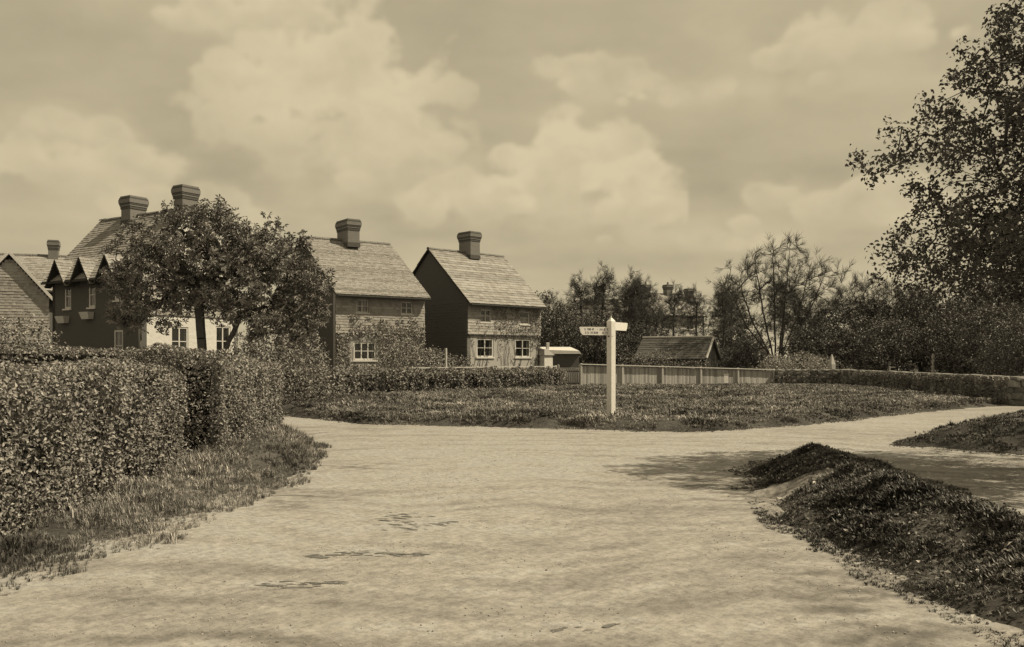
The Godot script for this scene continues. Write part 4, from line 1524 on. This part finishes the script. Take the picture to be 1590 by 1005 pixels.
	climber("thin climber trained between the windows of the last cottage", Vector3(-2.455, 0, -51.83) + Vector3(-0.288, 0, -0.306), 43.2, 0.2, 6.2, 0.6, 4.7, 210.0, 0.10, func(x, y):
		var c := -0.28 + 0.5 * smoothstep(2.4, 3.0, y) * smoothstep(1.5, 3.0, x) + 0.25 * smoothstep(4.9, 5.6, x)
		for h in [[0.8, 2.3, 1.6, 2.9], [3.95, 5.4, 1.6, 2.9], [1.1, 2.05, 3.7, 4.7], [4.35, 5.3, 3.7, 4.7]]:
			if x > h[0] and x < h[1] and y > h[2] and y < h[3]: c -= 3.0
		return c, 0.12, 0.34)

func build_trees() -> void:
	# the spreading broad-leaved tree in front of the first house
	leafy_tree("broad_tree", "spreading broad-leaved tree with forked trunk before the large gableted house", Vector3(-8.65, 0.2, -25.2),
		[[Vector3(0, 0, 0), Vector3(-0.05, 1.0, 0), Vector3(-0.15, 2.0, 0.1), Vector3(-0.3, 3.4, 0)], [Vector3(0.08, 0, 0.02), Vector3(0.35, 1.0, 0.05), Vector3(0.6, 1.9, 0), Vector3(1.0, 2.8, -0.1)]],
		[[Vector3(-0.4, 4.2, 0), Vector3(2.4, 1.5, 2.0), 1.0], [Vector3(1.7, 3.3, 0.2), Vector3(1.7, 1.4, 1.6), 1.1], [Vector3(-1.5, 3.3, 0.2), Vector3(1.3, 1.3, 1.4), 1.0], [Vector3(0.1, 5.0, 0), Vector3(1.4, 0.9, 1.2), 1.2], [Vector3(2.65, 3.0, 0.0), Vector3(0.95, 1.4, 1.0), 1.3], [Vector3(1.7, 4.4, -0.1), Vector3(1.2, 0.9, 1.1), 1.3]],
		640, 0.26, 0.0085, 2.0, palm_mesh, 0.155, 11, 0.27, 0.08, 0.3)
	# the great tree on the right, leaning over the lane from outside
	leafy_tree("overhanging_tree", "great twiggy tree with small dark leaves overhanging the lane from the right", Vector3(11.6, 0.3, -12.6),
		[[Vector3(0, 0, 0), Vector3(0.1, 1.6, 0), Vector3(-0.1, 3.2, 0.1), Vector3(-0.4, 5.0, 0), Vector3(-0.8, 7.2, 0.2)]],
		[[Vector3(-3.3, 4.4, 0.3), Vector3(2.5, 2.2, 3.0), 2.2], [Vector3(-3.8, 2.9, 0.0), Vector3(2.4, 0.8, 3.2), 2.8], [Vector3(-2.1, 6.1, 0.2), Vector3(2.5, 1.3, 2.8), 1.2], [Vector3(1.6, 5.6, 0), Vector3(3.2, 2.4, 3.8), 0.4], [Vector3(-6.2, 4.2, 0.0), Vector3(0.9, 0.5, 0.7), 2.2], [Vector3(0.5, 4.6, 5.6), Vector3(3.4, 1.8, 2.4), 0.8]],
		2200, 0.34, 0.006, 2.0, leaf_mesh, 0.08, 42, 0.21, 0.06, 0.13, "", 0.07, 8, 0)
	# bare spring trees beyond the gardens
	var fan := []
	for q in [[-3.3, 5.6], [-2.5, 6.8], [-1.5, 7.9], [-0.4, 8.5], [0.9, 8.3], [2.1, 7.6], [3.4, 6.6], [4.5, 5.4]]:
		var z := rng.randf_range(-1.2, 1.2)
		fan.append([Vector3(rng.randf_range(-0.2, 0.2), 0, 0), Vector3(q[0] * 0.2, 1.5, z * 0.2), Vector3(q[0] * 0.62, q[1] * 0.55, z * 0.7), Vector3(q[0], q[1], z)])
	bare_tree("bare_tree", "wide many-stemmed bare tree with fine twigs standing above the shrubs", Vector3(17.9, 0.6, -60.0), fan,
		[[Vector3(-1.4, 5.6, 0), Vector3(3.0, 3.0, 2.2), 1.0], [Vector3(2.6, 5.2, 0), Vector3(3.0, 2.7, 2.2), 1.0], [Vector3(0.4, 7.2, 0), Vector3(2.6, 2.0, 2.0), 1.0]], 380, 0.45, 0.011, 1.6, 0.8, 1, 0)
	var b := bare_tree("bare_tree", "rounded bare tree, twigs just budding, among the far garden trees", Vector3(25.2, 0.5, -63.0),
		[[Vector3(0, 0, 0), Vector3(0.1, 1.6, 0), Vector3(-0.2, 3.4, 0.1), Vector3(0.1, 4.6, 0)]],
		[[Vector3(0, 4.8, 0), Vector3(2.8, 2.4, 2.4), 1.0], [Vector3(1.4, 3.8, 0.4), Vector3(2.0, 1.8, 1.8), 1.0], [Vector3(-1.6, 4.0, 0), Vector3(2.0, 1.9, 1.8), 1.0]], 300, 0.42, 0.012, 1.4, 0.75, 1, 1, "bare trees beyond the gardens")
	var c := bare_tree("bare_tree", "slim bare tree, twigs upright and feathery, among the far garden trees", Vector3(9.0, 0.6, -88.0),
		[[Vector3(0, 0, 0), Vector3(0.1, 2.6, 0), Vector3(-0.1, 5.2, 0.1), Vector3(0.1, 7.6, 0)]],
		[[Vector3(0, 6.4, 0), Vector3(2.0, 3.4, 1.9), 1.0], [Vector3(0.3, 8.0, 0.4), Vector3(1.2, 2.4, 1.2), 1.0]], 230, 0.5, 0.012, 2.0, 0.85, 1, 0, "bare trees beyond the gardens")
	for q in [[12.2, 92, 1.0, 40], [14.4, 96, 0.95, 130], [6.6, 84, 0.9, 220], [24.8, 100, 1.0, 300], [23.6, 98, 0.85, 75], [10.6, 79, 0.82, 10], [19.6, 82, 0.78, 190], [27.5, 90, 0.95, 150], [15.3, 84, 0.8, 20], [19.4, 93, 0.85, 250]]:
		copy_of(c, Vector3(q[0], 0.5, -q[1]), q[3], Vector3.ONE * q[2])
	for q in [[21.4, 66, 0.92, 60], [29.4, 68, 1.0, 140], [32.5, 70, 1.05, 250], [36.5, 66, 1.1, 20], [40.5, 70, 1.15, 100], [11.4, 78, 0.95, 200], [3.6, 92, 1.15, 330]]:
		copy_of(b, Vector3(q[0], 0.4, -q[1]), q[3], Vector3.ONE * q[2])
	# dense dark trees and thickets that fill the right side and close the view
	var e := leafy_tree("dense_tree", "dense dark bushy tree in the shaded thicket beyond the wall and gardens", Vector3(27.0, 0.2, -56.0),
		[[Vector3(0, 0, 0), Vector3(0.1, 1.2, 0), Vector3(0, 2.6, 0)]],
		[[Vector3(0, 2.6, 0), Vector3(2.3, 1.9, 2.0), 1.0], [Vector3(1.3, 1.6, 0.4), Vector3(1.6, 1.4, 1.5), 1.0], [Vector3(-1.4, 1.5, 0.3), Vector3(1.6, 1.3, 1.5), 1.0]], 300, 0.3, 0.009, 0.4, leaf_mesh, 0.16, 22, 0.34, 0.06, 0.16, "dense dark thicket trees", 0.0, 5)
	for q in [[23.2, 57, 1.1, 40, 1.0], [20.0, 58, 0.95, 90, 0.85], [30.6, 57, 1.2, 140, 1.15], [34.2, 58, 1.25, 200, 1.3], [38.0, 57, 1.3, 260, 1.35], [29.0, 50, 1.0, 310, 1.0], [25.0, 49, 0.9, 30, 0.8], [33.0, 50, 1.15, 100, 1.2], [36.8, 50, 1.2, 160, 1.35], [24.3, 44.5, 0.9, 220, 0.95], [25.6, 47.5, 1.0, 280, 1.1], [22.3, 39.5, 0.75, 15, 0.75], [20.1, 34.6, 0.62, 190, 0.7], [23.0, 53.5, 1.0, 250, 0.9], [21.2, 57, 0.9, 170, 0.75], [26.8, 52, 1.1, 330, 1.15],
		[16.4, 62, 0.8, 330, 0.7], [14.4, 76, 0.8, 60, 0.6], [18.6, 78, 0.8, 100, 0.6], [10.0, 70, 0.95, 70, 1.0], [6.4, 68, 1.0, 130, 1.15], [3.6, 66, 1.0, 190, 1.3], [1.6, 70, 1.2, 250, 1.55], [-1.5, 74, 1.2, 300, 1.6], [4.6, 78, 1.1, 45, 1.3], [8.4, 80, 1.2, 100, 1.25], [12.4, 84, 1.2, 160, 1.2], [21.6, 90, 1.2, 220, 1.1], [22.6, 86, 1.3, 280, 1.3], [21.5, 62, 1.1, 10, 1.15], [25.2, 62, 1.2, 80, 1.3], [28.6, 62, 1.25, 140, 1.45], [32.0, 62, 1.3, 200, 1.5], [35.0, 64, 1.3, 20, 1.6]]:
		var t := copy_of(e, Vector3(q[0], 0.1, -q[1]), q[3], Vector3(q[2], q[4], q[2]))
		if q[0] < 9.0 and q[1] < 76:
			tag(t, "dense bushy tree growing right behind the last cottage and its pale outbuilding", "tree", "dense trees behind the last cottage")
		elif q[0] < 24.0 and q[1] > 61 and q[2] != 1.1:
			tag(t, "dense bushy tree among the bare trees behind the boarded fence and dark shed", "tree", "dense trees behind the boarded fence")
		elif q[1] < 46:
			tag(t, "low dark thicket tree close behind the shaded stretch of stone wall", "tree", "thicket trees close behind the wall")
		elif q[1] >= 60:
			tag(t, "tall dense tree at the back of the thicket, rising beside the bare trees", "tree", "tall trees at the back of the thicket")
		elif q[0] < 24.5:
			tag(t, "dense dark tree behind the pale garden shrubs and the wide bare tree", "tree", "dense trees behind the pale shrubs")

func build_grass() -> void:
	grass_patch("long tufted grass on the left verge at the foot of the hedges", -5.0, -2.5, 3.5, 18.5, 800.0, tuft_mesh, 0.06, 0.22, 0.10, 0.55, func(x, d): return x > -4.45 or d > 12.0)
	grass_patch("short rough grass and weeds on the shaded right bank", 2.2, 7.4, 3.0, 15.0, 1500.0, short_tuft, 0.05, 0.13, 0.05, 0.17, func(x, d): return scuffed(x, d) < 0.35 or rng.randf() < 0.16)
	grass_patch("rough grass on the bank between the track and the right lane", 6.6, 17.0, 11.0, 27.5, 260.0, short_tuft, 0.06, 0.13, 0.06, 0.2, func(x, d): return d < 16.0 + (x - 6.6) * 1.25)
	grass_patch("coarse tussocky grass of the green around the finger post", -9.0, 20.0, 19.0, 49.0, 90.0, short_tuft, 0.08, 0.2, 0.10, 0.5, func(x, d): return d < garden_line(x) + 0.5 and d > 19.0 and (x < 11 or d > 15.6 + x * 0.85))
	grass_patch("thick fringe of grass along the road edge of the green", -8.5, 18.5, 19.0, 33.0, 210.0, short_tuft, 0.10, 0.2, 0.10, 0.5, func(x, d): return absf(d - (20.0 + maxf(0.0, x - 5.5) * 0.95 + maxf(0.0, -x - 2.5) * 1.15)) < 1.9 and off_road(x, d) < 0.75)
	# pale dead leaves scattered over the right bank
	var s := Swarm.new()
	for i in 900:
		var x := rng.randf_range(2.7, 6.0)
		var d := rng.randf_range(4.0, 14.5)
		if rough.get_noise_2d(x * 6.0, d * 6.0 + 40.0) < 0.05: continue
		leaf_at(s, Vector3(x, ground_at(x, d) + 0.05, -d), Vector3.UP, 1.6, rng.randf_range(0.025, 0.06), rng.randf_range(0.25, 0.55))
	tag(swarm_part("fallen_leaves", s, leaf_mesh, M.grass, self), "pale dead leaves scattered over the shaded right bank", "leaves", "", "stuff")
	# creeping weeds that mat the right bank
	var cr := Swarm.new()
	for i in 46000:
		var x := rng.randf_range(2.4, 7.2)
		var d := rng.randf_range(3.2, 15.0)
		var h := ground_at(x, d)
		if h < 0.0 or scuffed(x, d) > 0.3: continue
		leaf_at(cr, Vector3(x, h + rng.randf_range(0.0, 0.06), -d), Vector3.UP, 0.9, rng.randf_range(0.012, 0.05), rng.randf_range(0.05, 0.2))
	tag(swarm_part("creeping_weeds", cr, leaf_mesh, M.leaf, self), "matted creeping weeds over the shaded right bank", "weeds", "", "stuff")
	# loose grit on the road
	var gr := Swarm.new()
	for i in 14000:
		var d := 3.4 + 20.0 * pow(rng.randf(), 1.6)
		var x := rng.randf_range(-4.0, 5.5)
		if rough.get_noise_2d(x * 4.0 + 30.0, d * 6.0) < -0.05 or off_road(x, d) > -0.1: continue
		var k := rng.randf_range(0.003, 0.008) * (1.5 if rng.randf() < 0.06 else 1.0)
		var a0 := rng.randf() * TAU
		gr.put(Vector3(x, k * 0.2, -d), Vector3(cos(a0), 0, sin(a0)) * k * 1.5, Vector3.UP * k, Vector3(-sin(a0), 0, cos(a0)) * k, tone(rng.randf_range(0.18, 0.5)))
	tag(swarm_part("grit", gr, stone_mesh(77), M.grass, self), "loose grit and small stones scattered over the pale road", "grit", "", "stuff")
	mud("streaky dark mud in two short ruts in the middle of the road", Vector2(-1.0, 8.7), Vector2(0.40, 0.36), -0.35, 70)
	mud("long broken streak of dark mud across the near road", Vector2(-1.18, 7.25), Vector2(0.46, 0.10), 0.12, 80)
	mud("small blot of dark mud nearest the left verge grass", Vector2(-1.49, 6.3), Vector2(0.32, 0.09), 0.0, 44)
	mud("faint scatter of dark clods on the open road, away from other mud", Vector2(0.35, 5.25), Vector2(0.3, 0.1), 0.5, 12)
